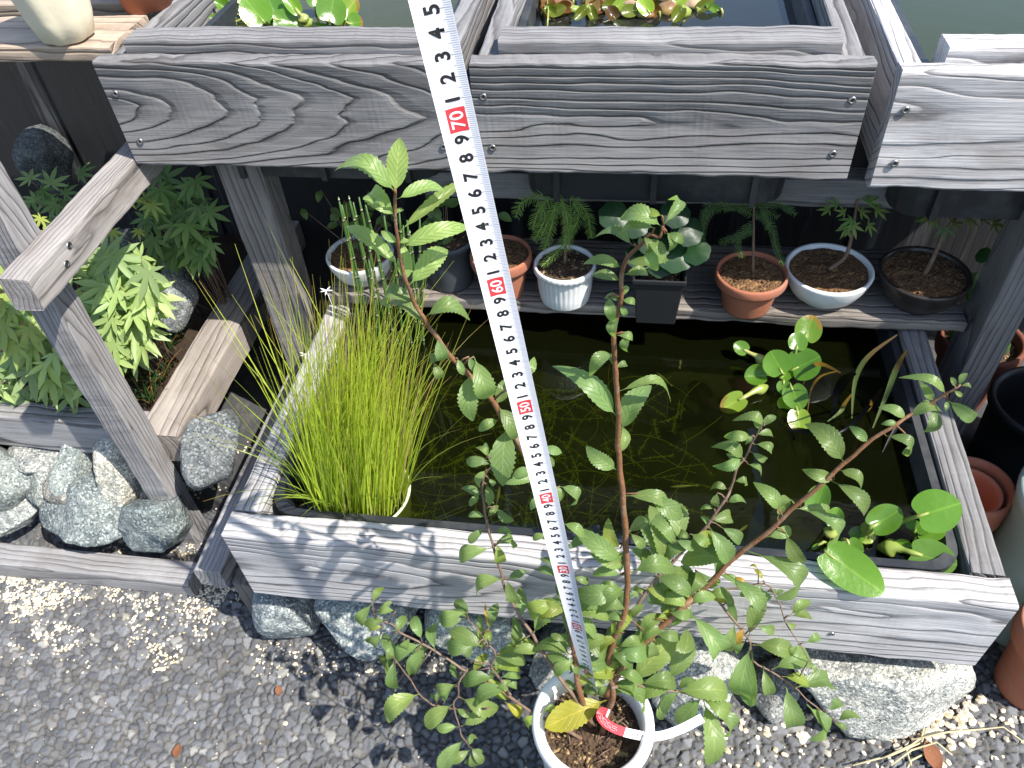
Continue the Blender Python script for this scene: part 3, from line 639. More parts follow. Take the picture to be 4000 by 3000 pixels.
# middle upright stem
branch([(8, 1690, 1330, .345), (8, 1730, 1200, .352), (8, 1700, 1020, .362), (8, 1735, 880, .368), (8, 1780, 760, .372), (8, 1812, 620, .378), (8, 1815, 400, .382), (8, 1800, 150, .388), (8, 1790, 0, .39), (5, 1780, 1450, .395), (5, 1762, 1250, .40), (5, 1760, 1000, .40), (5, 1745, 800, .40), (5, 1738, 600, .40), (5, 1745, 480, .40), (5, 1772, 370, .395), (5, 1782, 200, .395), (5, 1810, 110, .39), (5, 1895, 10, .385), (2, 1955, 1445, .383), (2, 2015, 1465, .38), (2, 2040, 1390, .38)], .0048, .0010, [
 (2, 2040, 1390, 2158, 1198, 62, dict(fold=.5)), (2, 2030, 1400, 1800, 1310, 130, dict(arch=.2, roll=.2)), (2, 1990, 1410, 1800, 1400, 75), (2, 2030, 1330, 1930, 1300, 60, dict(c=YG)), (2, 1930, 1470, 2045, 1590, 110), (2, 1950, 1500, 1985, 1660, 130), (2, 2060, 1430, 2105, 1545, 75, CU), (2, 2050, 1440, 2160, 1490, 60, dict(arch=.3)), (2, 1850, 1515, 1682, 1400, 65), (2, 1920, 1460, 1960, 1560, 60, CU),
 (5, 1780, 150, 1590, 105, 60, dict(arch=.2)), (5, 1805, 120, 2040, 100, 50), (5, 1780, 232, 1632, 190, 60), (5, 1795, 195, 1932, 185, 62, dict(arch=.25)), (5, 1770, 360, 1680, 320, 80, CU), (5, 1700, 330, 1722, 470, 70, CU), (5, 1785, 350, 1875, 365, 85, CU), (5, 1785, 330, 1820, 260, 50), (5, 1775, 380, 1815, 450, 80, CU), (5, 1760, 440, 1720, 577, 72), (5, 1750, 570, 1850, 590, 55, dict(arch=.35)), (5, 1830, 560, 1790, 672, 85), (5, 1730, 680, 1588, 790, 80, dict(arch=.35)), (5, 1745, 760, 1690, 680, 55), (5, 1745, 770, 1822, 740, 50), (5, 1748, 1065, 1472, 778, 105, dict(c=(1.1, 1.15, 1.2))), (5, 1765, 915, 2078, 898, 55, dict(arch=.28, fold=.6)), (5, 1780, 1160, 1895, 908, 140, dict(roll=-.2)), (5, 1772, 1080, 1770, 1000, 50), (5, 1772, 1300, 1812, 1150, 52), (5, 1750, 1400, 1585, 1280, 85, dict(arch=.25)),
 (5, 1800, 1560, 2045, 1640, 80, dict(arch=.38)), (5, 1950, 1560, 2150, 1690, 110),
 (8, 1810, 210, 1935, 120, 120), (8, 1785, 375, 1560, 230, 95, dict(arch=.2)), (8, 1785, 560, 1532, 590, 115, dict(arch=.25)), (8, 1830, 205, 1922, 295, 70), (8, 1850, 450, 2092, 400, 105, dict(arch=.2)), (8, 1785, 470, 1635, 440, 95), (8, 1725, 760, 1545, 690, 75, dict(arch=.2)), (8, 1725, 860, 1560, 900, 95), (8, 1830, 560, 1880, 600, 60), (8, 1700, 1000, 1820, 990, 130), (8, 1640, 1010, 1540, 1050, 120), (8, 1700, 1150, 1650, 1205, 140, dict(c=DK, roll=.1)), (8, 1690, 1240, 1372, 1380, 175, dict(c=YO, fold=.12, arch=.08, curl=0, dd=-.01, roll=0)), (8, 1620, 1010, 1720, 900, 90), (8, 1560, 1200, 1520, 1180, 60), (8, 1650, 1090, 1600, 1200, 60)], BK1, fill=(26, 2150, 2740), root=(.0, .332, SOILZ))
# thin stem behind
branch([(8, 1720, 900, .38), (8, 1890, 640, .40), (8, 2010, 480, .415), (8, 2210, 270, .43), (9, 240, 180, .435), (9, 370, 0, .445), (6, 400, 1520, .452), (6, 440, 1400, .455), (6, 490, 1320, .46), (6, 540, 1220, .46), (6, 575, 1150, .46), (6, 610, 1105, .46)], .0026, .0009, [
 (6, 610, 1130, 487, 1055, 72, CU), (6, 590, 1130, 672, 1065, 90), (6, 590, 1150, 560, 1070, 55, CU), (6, 525, 1190, 388, 1190, 55, dict(arch=.25)), (6, 560, 1180, 660, 1182, 62), (6, 545, 1240, 650, 1285, 55, dict(arch=.4)), (6, 530, 1290, 636, 1352, 38), (6, 510, 1365, 602, 1400, 90), (6, 480, 1330, 340, 1235, 85, dict(arch=.3)), (6, 470, 1330, 345, 1390, 110, dict(c=(1.1, 1.2, 1.25))), (6, 440, 1390, 400, 1300, 70), (6, 425, 1470, 518, 1470, 75, CU), (6, 385, 1520, 285, 1490, 95, CU), (6, 380, 1600, 482, 1570, 80, CU), (6, 320, 1540, 300, 1640, 70), (6, 540, 1190, 500, 1230, 60),
 (9, 270, 130, 430, 100, 80), (9, 270, 170, 390, 372, 130, dict(roll=.1)), (9, 340, 170, 470, 255, 80), (9, 95, 290, 50, 20, 150, dict(roll=.1, fold=.12)), (9, 60, 300, -30, 120, 120), (9, 60, 250, 178, 300, 55), (9, 10, 420, -70, 250, 100), (9, 270, 180, 240, 110, 60), (9, 300, 60, 225, 45, 60),
 (8, 2050, 440, 2010, 120, 110, dict(roll=.2)), (8, 2060, 370, 1940, 160, 105), (8, 2040, 500, 2212, 450, 100), (8, 2010, 480, 2000, 690, 150, dict(roll=.1)), (8, 1960, 580, 1860, 560, 60), (8, 1990, 480, 1890, 300, 70)], BK2, fill=(12, 2100, 2450))
# long stem reaching to the right
branch([(8, 1690, 1210, .352), (8, 1750, 1090, .36), (8, 1830, 980, .37), (8, 2000, 810, .385), (8, 2210, 625, .40), (9, 170, 620, .415), (9, 300, 490, .425), (9, 450, 340, .435), (9, 620, 210, .44), (9, 720, 110, .445), (6, 950, 1500, .452), (6, 1100, 1360, .46), (6, 1240, 1240, .465), (6, 1420, 1120, .47), (6, 1500, 1070, .475), (6, 1640, 990, .48), (6, 1730, 930, .48), (6, 1820, 872, .48)], .0050, .0012, [
 (6, 1728, 930, 1572, 805, 55), (6, 1650, 970, 1600, 890, 100, CU), (6, 1815, 880, 1850, 805, 50), (6, 1790, 890, 1768, 830, 40), (6, 1820, 880, 1888, 882, 26), (6, 1780, 910, 1830, 945, 28), (6, 1740, 970, 1925, 1085, 70, dict(arch=.4)), (6, 1735, 970, 1735, 1030, 100), (6, 1500, 1075, 1690, 1010, 70, dict(arch=.25)), (6, 1650, 1010, 1640, 1180, 150, CU), (6, 1490, 1085, 1350, 1010, 95), (6, 1430, 1110, 1348, 1112, 80), (6, 1360, 1190, 1530, 1270, 60, dict(arch=.35)), (6, 1520, 1240, 1470, 1318, 50, CU), (6, 1248, 1230, 1158, 1138, 60, dict(arch=.2)), (6, 1100, 1350, 930, 1118, 110, dict(arch=.22)), (6, 1070, 1400, 1212, 1490, 65, dict(arch=.3)), (6, 1040, 1460, 885, 1415, 100), (6, 1030, 1470, 1215, 1655, 85, dict(arch=.35)), (6, 800, 1640, 1030, 1640, 50), (6, 700, 1655, 595, 1500, 90, dict(arch=.2)), (6, 690, 1640, 778, 1560, 70),
 (9, 690, 120, 745, 0, 60), (9, 620, 235, 765, 190, 80, dict(arch=.2)), (9, 740, 210, 840, 385, 95, dict(arch=.2)), (9, 512, 322, 848, 595, 125, dict(arch=.34, fold=.25, dd=0)), (9, 300, 490, 140, 500, 130), (9, 385, 465, 622, 660, 105, dict(arch=.3)), (9, 405, 370, 130, 360, 120, dict(arch=.15)), (9, 830, 60, 1112, 240, 85, dict(arch=.3)), (9, 140, 690, 340, 960, 120, dict(arch=.3)), (9, 20, 700, 155, 715, 80), (9, 300, 480, 380, 300, 80), (9, 200, 590, 120, 430, 110, dict(c=DK)), (9, 160, 600, 30, 500, 90),
 (8, 2080, 1110, 2205, 875, 165, dict(roll=.1, fold=.12)), (8, 1850, 1130, 2065, 900, 160, dict(c=LT, roll=0, fold=.1)), (8, 1890, 850, 1990, 715, 110), (8, 1990, 740, 2095, 700, 90, dict(c=YG)), (8, 2080, 790, 2205, 700, 95), (8, 1840, 740, 1900, 660, 80), (8, 1810, 1040, 1855, 1130, 80), (8, 1990, 830, 2130, 850, 80), (8, 2100, 720, 2200, 560, 80), (8, 1960, 860, 1985, 1000, 90), (8, 1820, 1000, 1920, 900, 90)], BK1, fill=(24, 2250, 2740))
# low branch to the right in front of the pale rock
branch([(8, 1720, 1165, .35), (8, 1850, 1140, .362), (8, 2010, 1175, .368), (9, 90, 1190, .372), (9, 240, 1235, .374)], .0028, .0012, [
 (9, 60, 1190, 372, 1185, 120, dict(arch=.25)), (9, 225, 1220, 82, 1400, 165, dict(roll=.1, fold=.15)), (9, 235, 1245, 300, 1608, 115, dict(arch=.15, curl=.4)), (9, 250, 1250, 402, 1445, 85, dict(arch=.3)), (9, 210, 1215, 412, 1320, 90, dict(arch=.3)), (9, 60, 1190, -20, 1300, 70), (8, 2120, 1150, 1890, 1190, 130, dict(c=DK)), (8, 2020, 1230, 2022, 1365, 40), (8, 1890, 1145, 2125, 1120, 90, dict(arch=.2)), (8, 1780, 1160, 1960, 1260, 110, dict(c=DK)), (8, 2140, 1180, 2030, 1290, 100), (8, 1900, 1150, 1870, 1060, 70), (8, 2130, 1180, 2205, 1110, 80)], BK2)
# drooping branch on the far right
branch([(9, -30, 770, .41), (9, 130, 560, .44), (9, 270, 570, .445), (9, 370, 690, .44), (9, 455, 785, .435), (9, 520, 880, .43), (9, 545, 1000, .425), (9, 680, 1080, .42), (9, 790, 1160, .42), (9, 900, 1260, .418), (9, 1030, 1360, .415)], .0022, .0009, [
 (9, 550, 900, 785, 930, 120, dict(arch=.2)), (9, 525, 900, 455, 1245, 120, dict(roll=.2)), (9, 540, 950, 510, 1250, 100), (9, 512, 850, 590, 640, 85), (9, 440, 780, 400, 660, 65), (9, 430, 760, 375, 930, 75), (9, 480, 790, 430, 890, 70, dict(c=BR)), (9, 555, 780, 665, 815, 80), (9, 600, 1035, 650, 1225, 65), (9, 660, 1050, 912, 950, 125), (9, 725, 1095, 880, 1130, 80, dict(c=OL)), (9, 880, 1000, 935, 1075, 60), (9, 800, 1165, 1058, 1098, 95), (9, 742, 1150, 800, 1412, 105, dict(roll=.15)), (9, 870, 1265, 1022, 1470, 95), (9, 930, 1285, 1010, 1420, 60), (9, 1000, 1310, 1092, 1235, 70), (9, 1030, 1380, 1115, 1410, 65), (9, 1060, 1370, 1172, 1320, 60), (9, 390, 640, 300, 600, 55, dict(c=YO)), (9, 490, 880, 430, 940, 60), (9, 280, 570, 200, 640, 60), (9, 250, 560, 330, 480, 50, dict(c=OL))], BK2)
branch([(9, 270, 575, .446), (9, 440, 550, .45), (9, 610, 520, .45), (9, 690, 620, .445), (9, 750, 770, .44), (9, 850, 930, .43), (9, 890, 1000, .43)], .0014, .0007, [
 (9, 860, 890, 955, 840, 85), (9, 770, 715, 870, 630, 75), (9, 770, 720, 890, 720, 60), (9, 630, 570, 690, 570, 40), (9, 540, 560, 470, 590, 60, dict(c=YG)), (9, 570, 430, 530, 400, 50, dict(c=YO)), (9, 600, 500, 560, 440, 40, dict(c=YO)), (9, 500, 540, 450, 490, 40, dict(c=BR)), (9, 740, 750, 800, 800, 50), (9, 450, 550, 390, 470, 60), (9, 820, 900, 760, 960, 60), (9, 680, 600, 720, 560, 35), (9, 390, 560, 400, 660, 55), (9, 600, 520, 520, 600, 55)], BK2)
# long low branch to the left, over the paving
branch([(8, 1540, 1480, .325), (8, 1400, 1400, .325), (8, 1270, 1335, .335), (8, 1100, 1225, .35), (8, 960, 1130, .36), (8, 800, 1050, .368), (8, 640, 945, .375), (8, 550, 890, .378), (8, 420, 825, .38), (8, 370, 780, .38), (8, 260, 720, .382), (8, 245, 640, .385)], .0030, .0009, [
 (8, 550, 870, 500, 735, 85), (8, 632, 935, 600, 778, 90), (8, 500, 1100, 525, 940, 95, dict(dy0=-.004)), (8, 545, 895, 385, 975, 120, dict(arch=.15)), (8, 400, 965, 310, 850, 120), (8, 375, 840, 440, 730, 75), (8, 310, 790, 225, 795, 80, dict(c=OL)), (8, 242, 645, 148, 775, 90), (8, 245, 640, 290, 548, 52), (8, 390, 690, 268, 690, 55), (8, 280, 900, 210, 860, 95), (8, 300, 830, 230, 920, 70), (8, 370, 1195, 340, 990, 60, dict(c=DK)), (8, 330, 740, 205, 770, 70, dict(c=DK)), (8, 300, 680, 350, 640, 50), (8, 770, 1110, 735, 1035, 55), (8, 780, 1125, 925, 1110, 100), (8, 980, 1200, 1062, 1215, 65), (8, 900, 1095, 1060, 1210, 60, dict(c=YG)), (8, 1060, 1250, 1165, 1335, 65, dict(c=YO)), (8, 1270, 1325, 1178, 1400, 75, dict(c=YG)), (8, 1290, 1310, 1372, 1285, 70), (8, 1250, 1360, 1250, 1370, 30), (8, 1000, 1150, 1090, 1130, 60), (8, 960, 1120, 1040, 1020, 70), (8, 340, 880, 370, 1000, 100), (8, 480, 850, 420, 940, 90)], BK2, root=(-.018, .33, SOILZ))
branch([(8, 960, 1290, .335), (8, 830, 1300, .345), (8, 640, 1275, .35), (8, 600, 1260, .35), (8, 535, 1200, .352), (8, 460, 1090, .355), (8, 400, 1010, .358), (8, 370, 965, .36)], .0018, .0008, [
 (8, 540, 1200, 315, 1345, 105, dict(arch=.2, c=LT)), (8, 640, 1230, 605, 1205, 45), (8, 380, 975, 330, 900, 80), (8, 690, 1250, 685, 1210, 40), (8, 470, 1100, 530, 960, 90), (8, 380, 985, 380, 1190, 70, dict(c=DK)), (8, 640, 1260, 650, 1200, 40)], BK2)
branch([(8, 830, 1050, .36), (8, 780, 1130, .352), (8, 778, 1210, .348), (8, 745, 1265, .344), (8, 775, 1370, .336), (8, 790, 1450, .33), (8, 820, 1500, .326), (8, 850, 1550, .322)], .0016, .0008, [
 (8, 770, 1140, 630, 1185, 80, dict(c=LT)), (8, 740, 1165, 680, 1235, 60), (8, 795, 1230, 988, 1312, 105), (8, 740, 1265, 578, 1385, 95, dict(c=LT)), (8, 760, 1290, 835, 1335, 75), (8, 800, 1400, 942, 1310, 85), (8, 772, 1405, 655, 1415, 62, dict(c=LT)), (8, 812, 1480, 670, 1650, 110), (8, 820, 1500, 885, 1455, 45), (8, 850, 1545, 740, 1615, 65), (8, 850, 1545, 880, 1659, 95), (8, 860, 1540, 930, 1580, 60), (8, 850, 1530, 920, 1620, 70), (8, 840, 1520, 860, 1465, 40), (8, 870, 1560, 830, 1655, 60)], BK2)
# thin dark upright stem left of the tape
branch([(8, 1460, 1180, .345), (8, 1330, 1000, .36), (8, 1280, 920, .368), (8, 1230, 830, .375), (8, 1150, 720, .385), (8, 1070, 560, .395), (8, 1030, 430, .40), (8, 990, 290, .405), (8, 950, 130, .41), (8, 930, 0, .415), (5, 920, 1530, .418), (5, 935, 1440, .42), (5, 960, 1400, .42), (5, 985, 1370, .42), (5, 960, 1320, .42)], .0028, .0009, [
 (5, 965, 1340, 828, 1350, 70), (5, 960, 1320, 905, 1250, 70, CU), (5, 970, 1365, 888, 1350, 60), (5, 945, 1400, 880, 1495, 75), (5, 960, 1450, 1003, 1500, 80), (5, 950, 1490, 975, 1600, 60), (5, 920, 1560, 812, 1510, 70), (5, 905, 1550, 845, 1612, 70, CU), (5, 930, 1590, 985, 1590, 60, CU), (5, 960, 1310, 940, 1240, 40), (5, 950, 1330, 1010, 1290, 50),
 (8, 942, 110, 850, 90, 85), (8, 940, 180, 850, 255, 85), (8, 955, 110, 1010, 45, 45), (8, 1010, 50, 1085, 140, 80, CU), (8, 1000, 200, 1085, 190, 75), (8, 985, 300, 795, 360, 120, dict(arch=.25)), (8, 990, 280, 1125, 235, 80), (8, 1010, 270, 1040, 405, 95, dict(c=OL)), (8, 1100, 240, 1130, 305, 50), (8, 1062, 490, 878, 560, 130, dict(arch=.2)), (8, 1075, 500, 1130, 640, 95), (8, 1080, 490, 1170, 450, 80), (8, 1120, 650, 1160, 570, 60), (8, 1160, 740, 1160, 580, 62), (8, 1110, 640, 1075, 620, 50), (8, 1240, 830, 1385, 660, 110, dict(arch=.15)), (8, 1280, 940, 1145, 920, 62), (8, 1290, 940, 1460, 860, 140), (8, 1115, 910, 1140, 770, 85), (8, 1240, 820, 1300, 700, 60)], BK2, root=(-.01, .34, SOILZ))
branch([(8, 1100, 1210, .35), (8, 1040, 1120, .36), (8, 980, 1040, .365), (8, 1000, 960, .37), (8, 950, 880, .378), (8, 890, 800, .385), (8, 830, 735, .39)], .0018, .0008, [
 (8, 835, 750, 765, 615, 80), (8, 815, 735, 652, 760, 65), (8, 965, 805, 1000, 672, 75), (8, 975, 890, 955, 812, 70, dict(c=OL)), (8, 930, 920, 750, 815, 95), (8, 770, 965, 755, 840, 80, dict(c=OL)), (8, 840, 1000, 835, 885, 62), (8, 860, 1070, 925, 975, 120, dict(c=OL)), (8, 960, 800, 940, 670, 14, dict(c=BR)), (8, 1010, 960, 1100, 960, 90, dict(c=OL)), (8, 1000, 1040, 1150, 1030, 80, dict(c=OL)), (8, 1040, 1100, 1140, 1080, 70), (8, 1000, 1070, 1060, 940, 90), (8, 1090, 1190, 1010, 1140, 70), (8, 1060, 1150, 1150, 1150, 60), (8, 900, 810, 910, 740, 40), (8, 1010, 970, 1180, 1000, 70)], BK2, fill=(7, 2400, 2700))
# ------------------------------------------------------------------ white pot
def clay(name, col, rough, spec, dirt=None, bump=.0004, sc=40):
    return plain(name, col, rough, spec, .10, sc, bump, 120, dirt=dirt)
WHITE = clay('white_glaze', (.74, .74, .72), .22, .5, None, .0002)
TERRA = clay('terracotta', (.34, .125, .070), .8, .25, (.28, .16, .12))
def soil_mat(name, c1, c2, fl=(.42, .30, .14)):
    t = NT(name); o = t.obj(); n = t.noise(o, 160, 5, .7); v = t.n('TexVoronoi', i_Vector=o, i_Scale=230)
    f = t.n('SeparateColor', i_0=v.outputs['Color']).outputs[0]
    c = t.mix(n, c1, c2); c = t.mix(t.ramp(f, [(.86, (0, 0, 0)), (.93, (.8,)*3)]), c, fl)
    return t.P(Base_Color=c, Roughness=.95, Normal=t.bump(t.m('SUBTRACT', n, v.outputs['Distance']), .004))
PSOIL = soil_mat('potting_soil', (.035, .02, .012), (.12, .07, .038))
GRAN = soil_mat('akadama_soil', (.07, .035, .015), (.21, .11, .045), (.28, .16, .06))
def soil_disc(parent, c, r, mat, h=.004, n=30, lumps=0, seed=1, sq=False, name='soil'):
    mb = MB(); vs = [Vector(c)]; fs = []; M = 40; K = 16; rr = random.Random(seed)
    for k in range(1, K+1):
        for j in range(M):
            q = 2*math.pi*j/M; d = r*k/K; p = Vector((d*math.cos(q), d*math.sin(q), 0))
            p.z = h*noise.noise(p*70+Vector((seed, 0, 0)))+h*.8*noise.noise(p*220+Vector((0, seed, 0)))+h*.6*(1-(k/K)**2); vs.append(Vector(c)+p)
    fs += [(0, 1+j, 1+(j+1) % M) for j in range(M)]
    for k in range(K-1):
        for j in range(M): fs.append((1+k*M+j, 1+(k+1)*M+j, 1+(k+1)*M+(j+1) % M, 1+k*M+(j+1) % M))
    mb.add(vs, fs)
    ico = [(1, 0, 0), (-1, 0, 0), (0, 1, 0), (0, -1, 0), (0, 0, 1), (0, 0, -1)]; tri = [(0, 2, 4), (2, 1, 4), (1, 3, 4), (3, 0, 4), (2, 0, 5), (1, 2, 5), (3, 1, 5), (0, 3, 5)]
    for _ in range(lumps):
        q = rr.uniform(0, 6.28); d = r*.96*math.sqrt(rr.random()); s = rr.uniform(.0012, .0028); b = Vector(c)+Vector((d*math.cos(q), d*math.sin(q), h*.6*(1-(d/r)**2)+s*.4))
        R3 = Matrix.Rotation(rr.uniform(0, 6), 3, Vector((rr.random(), rr.random(), rr.random()+.1)).normalized())
        mb.add([b+R3@Vector((x*s*rr.uniform(.7, 1.2), y*s, z*s)) for x, y, z in ico], tri)
    return obj(name, mb, mat, parent, smooth=True)
pot = thing('flower_pot', 'tall white glazed pot with thick rim holding the shrub at the bottom of the picture', 'flower pot', (-.0035, .332, 0))
c0 = Vector((-.0105, .3335, 0)); mb = MB(); zr = .292; ro = .0640
mb.lathe([(.001, .002), (.043, 0), (.046, .004), (.052, .10), (.056, .22), (.0585, zr-.030), (.0605, zr-.022), (.0630, zr-.018), (ro, zr-.010), (ro-.0008, zr-.003), (ro-.004, zr), (ro-.0085, zr-.0005), (ro-.0115, zr-.004), (ro-.0128, zr-.012), (ro-.0138, zr-.05)], c0, 72)
obj('pot_body', mb, WHITE, pot); soil_disc(pot, c0+Vector((0, 0, .258)), .0505, PSOIL, .005, lumps=260, seed=4)
mb = MB()
for _ in range(34):
    q = rng.uniform(0, 6.28); d = .043*math.sqrt(rng.random()); p = c0+Vector((d*math.cos(q), d*math.sin(q), .264)); a = rng.uniform(0, 3.14); L = rng.uniform(.006, .017)
    mb.tube([p, p+Vector((math.cos(a)*L*.5, math.sin(a)*L*.5, .002)), p+Vector((math.cos(a)*L, math.sin(a)*L, .0))], [.0005, .0008, .0004], 5)
obj('twig_litter', mb, BK2, pot)
# ------------------------------------------------------------------ tape measure
TA = Vector((-.00683, .35369, H-.87102)); TD = Vector((-.10867, -.02347, .99380)).normalized()
tcn = (CAMP-(TA+TD*.5)); TN = (tcn-TD*tcn.dot(TD)).normalized(); TW = TD.cross(TN).normalized()
if TW.dot(Vector(RT)) < 0: TW = -TW
TWD = .0172
def tp(s, t, off=0):
    # the blade turns a little towards its foot
    a = math.radians(50)*min(1, max(0, (.42-s)/.32)); w, n_ = TW*math.cos(a)+TN*math.sin(a), TN*math.cos(a)-TW*math.sin(a)
    return TA+TD*s+w*t+n_*(.0016*(2*t/TWD)**2-.0008+off)
TPW = plain('tape_white', (.78, .78, .80), .28, .5, .04, 20); TPB = plain('tape_black', (.02, .02, .022), .4, .4); TPR = plain('tape_red', (.62, .05, .06), .35, .4); TPT = plain('tape_tick', (.32, .34, .42), .4, .4)
tape = thing('tape_measure', 'white steel measuring tape with black numerals and red tens, held upright from the white pot', 'measuring tape', TA)
mb = MB(); n = 90; T1 = .80; J = 9; us = [(-1+2*j/(J-1))*TWD/2 for j in range(J)]
vs = [tp(-.002+T1*i/n, u) for i in range(n+1) for u in us]+[tp(-.002+T1*i/n, u, -.0002) for i in range(n+1) for u in us]; o2 = (n+1)*J
fs = [(i*J+j, i*J+j+1, (i+1)*J+j+1, (i+1)*J+j) for i in range(n) for j in range(J-1)]; fs += [tuple(o2+k for k in f[::-1]) for f in fs]
mb.add(vs, fs); obj('blade', mb, TPW, tape)
mb = MB()
for k in range(1, int(T1*1000)-4):
    s = k/1000; L = .0060 if k % 10 == 0 else (.0046 if k % 5 == 0 else .0033); h = .00011 if k % 10 else .00014; x1 = TWD/2-.0002
    m = 4; vs = [tp(s+e*h, x1-L+L*i/m, .00012) for i in range(m+1) for e in (-1, 1)]; mb.add(vs, [(2*i, 2*i+1, 2*i+3, 2*i+2) for i in range(m)])
obj('graduations', mb, TPT, tape)
def glyphs(txt, size, off=.0):
    cu = bpy.data.curves.new('numeral', 'FONT'); cu.body = txt; cu.size = size; cu.align_x = 'CENTER'; cu.align_y = 'CENTER'; cu.offset = off; cu.resolution_u = 4
    o = bpy.data.objects.new('numeral', cu); C.objects.link(o); dg = bpy.context.evaluated_depsgraph_get(); me = bpy.data.meshes.new_from_object(o.evaluated_get(dg))
    v = [tuple(p.co) for p in me.vertices]; f = [tuple(p.vertices) for p in me.polygons]; bpy.data.objects.remove(o); bpy.data.curves.remove(cu); bpy.data.meshes.remove(me); return v, f
gc = {}
mb = MB(); boxes = []
for k in range(1, 79):
    lab = str(k) if k % 10 == 0 else str(k % 10)
    big = k % 10 == 0; key = lab
    if key not in gc:
        gc[key] = glyphs(lab, .0090 if big else .0092, .00012 if big else .00030)
    v, f = gc[key]
    cy = sum(p[1] for p in v)/len(v)*0+ (max(p[1] for p in v)+min(p[1] for p in v))/2; cx = (max(p[0] for p in v)+min(p[0] for p in v))/2
    mid = -.0001 if not big else -.0001
    s0 = k/100-.0035 if not big else k/100-.0058
    s0 = k/100
    vs = [tp(s0+(x-cx), mid-(y-cy)*1.0, .00030 if big else .00016) for x, y, z in v]
    if big:
        b = MB(); m = 4; bx = [tp(s0+e*.0060, mid-.0045+.0090*i/m, .00016) for i in range(m+1) for e in (-1, 1)]; b.add(bx, [(2*i, 2*i+1, 2*i+3, 2*i+2) for i in range(m)]); bb = obj('decade_box', b, TPR, tape)
        w = MB(); w.add(vs, f); obj('white_numeral', w, TPW, bb)
    else: mb.add(vs, f)
obj('numerals', mb, TPB, tape)
# ------------------------------------------------------------------ plant label looped round the stem
lab = thing('plant_label', 'white and red plastic plant label looped around a stem, lying over the pot rim', 'plant label', (.02, .34, .29))
def lz(x, y): return 2000+x*900/2212, 2550+y*900/2212
ctr = [(925, 590, .336), (870, 570, .330), (850, 600, .326), (880, 655, .324), (960, 715, .323), (1060, 755, .323), (1180, 785, .324), (1300, 805, .326), (1440, 795, .329), (1580, 750, .333), (1700, 695, .337), (1830, 625, .343)]
P = smooth_pts([onY(*lz(x, y), Y) for x, y, Y in ctr], 5); mbs = {}
LW = .0092
mb = MB(); up = Vector((.0, .10, 1)).normalized()
def lpt(i, t):
    p = P[i]; a = (P[min(i+1, len(P)-1)]-P[max(i-1, 0)]).normalized(); u = (CAMP-p).normalized().cross(a).normalized(); u = (u*(1 if u.z > 0 else -1)*.9+Vector((0, 0, .35))); u = (u-a*a.dot(u)).normalized(); return p+u*t*LW, a, u
for i in range(len(P)): 
    pass
vs = [lpt(i, t)[0] for i in range(len(P)) for t in (-.5, .5)]
nrmv = [lpt(i, 0)[1].cross(lpt(i, 0)[2]).normalized() for i in range(len(P))]
vs += [lpt(i, t)[0]+nrmv[i]*-.0004 for i in range(len(P)) for t in (-.5, .5)]
o2 = 2*len(P); q = []; mi = []
for i in range(len(P)-1):
    q.append((2*i, 2*i+1, 2*i+3, 2*i+2)); mi.append(1 if 2 <= i <= 25 else 0); q.append((o2+2*i+2, o2+2*i+3, o2+2*i+1, o2+2*i)); mi.append(0 if not 2 <= i <= 25 else 1)
mb.add(vs, q); mb.m = mi; obj('strip', mb, [TPW, TPR], lab)
tk = MB(); tw = MB()
sg = nrmv[30].dot(CAMP-P[30]) > 0
def ln(mb_, i0, t0, i1, t1, r):
    def at(i, t):
        f = i-int(i); a, _, _ = lpt(int(i), t); b, _, _ = lpt(min(int(i)+1, len(P)-1), t); return a.lerp(b, f)+nrmv[int(i)]*(.0006 if sg else -.0010)
    mb_.tube([at(i0+(i1-i0)*k/3, t0+(t1-t0)*k/3) for k in range(4)], r, 4)
for a in ((29, .1, 31, .1), (31, .1, 31, -.25), (29, -.25, 31.2, -.25), (32.5, .12, 34, .12), (32.2, -.02, 34.4, -.02), (33.5, -.02, 32.8, -.3), (34.2, .25, 34.5, .15), (36, .05, 38, .1), (38, .1, 37.2, -.15), (36.8, -.1, 37.6, -.28)): ln(tk, *a, .00038)
for row in (.22, 0, -.2):
    i = 5.0
    while i < 22: w = rng.uniform(.35, .8); ln(tw, i, row+rng.uniform(-.06, .06), i+w, row+rng.uniform(-.08, .08), .00022); i += w+.35
obj('handwriting', tk, TPB, lab); obj('printed_text', tw, TPW, lab)
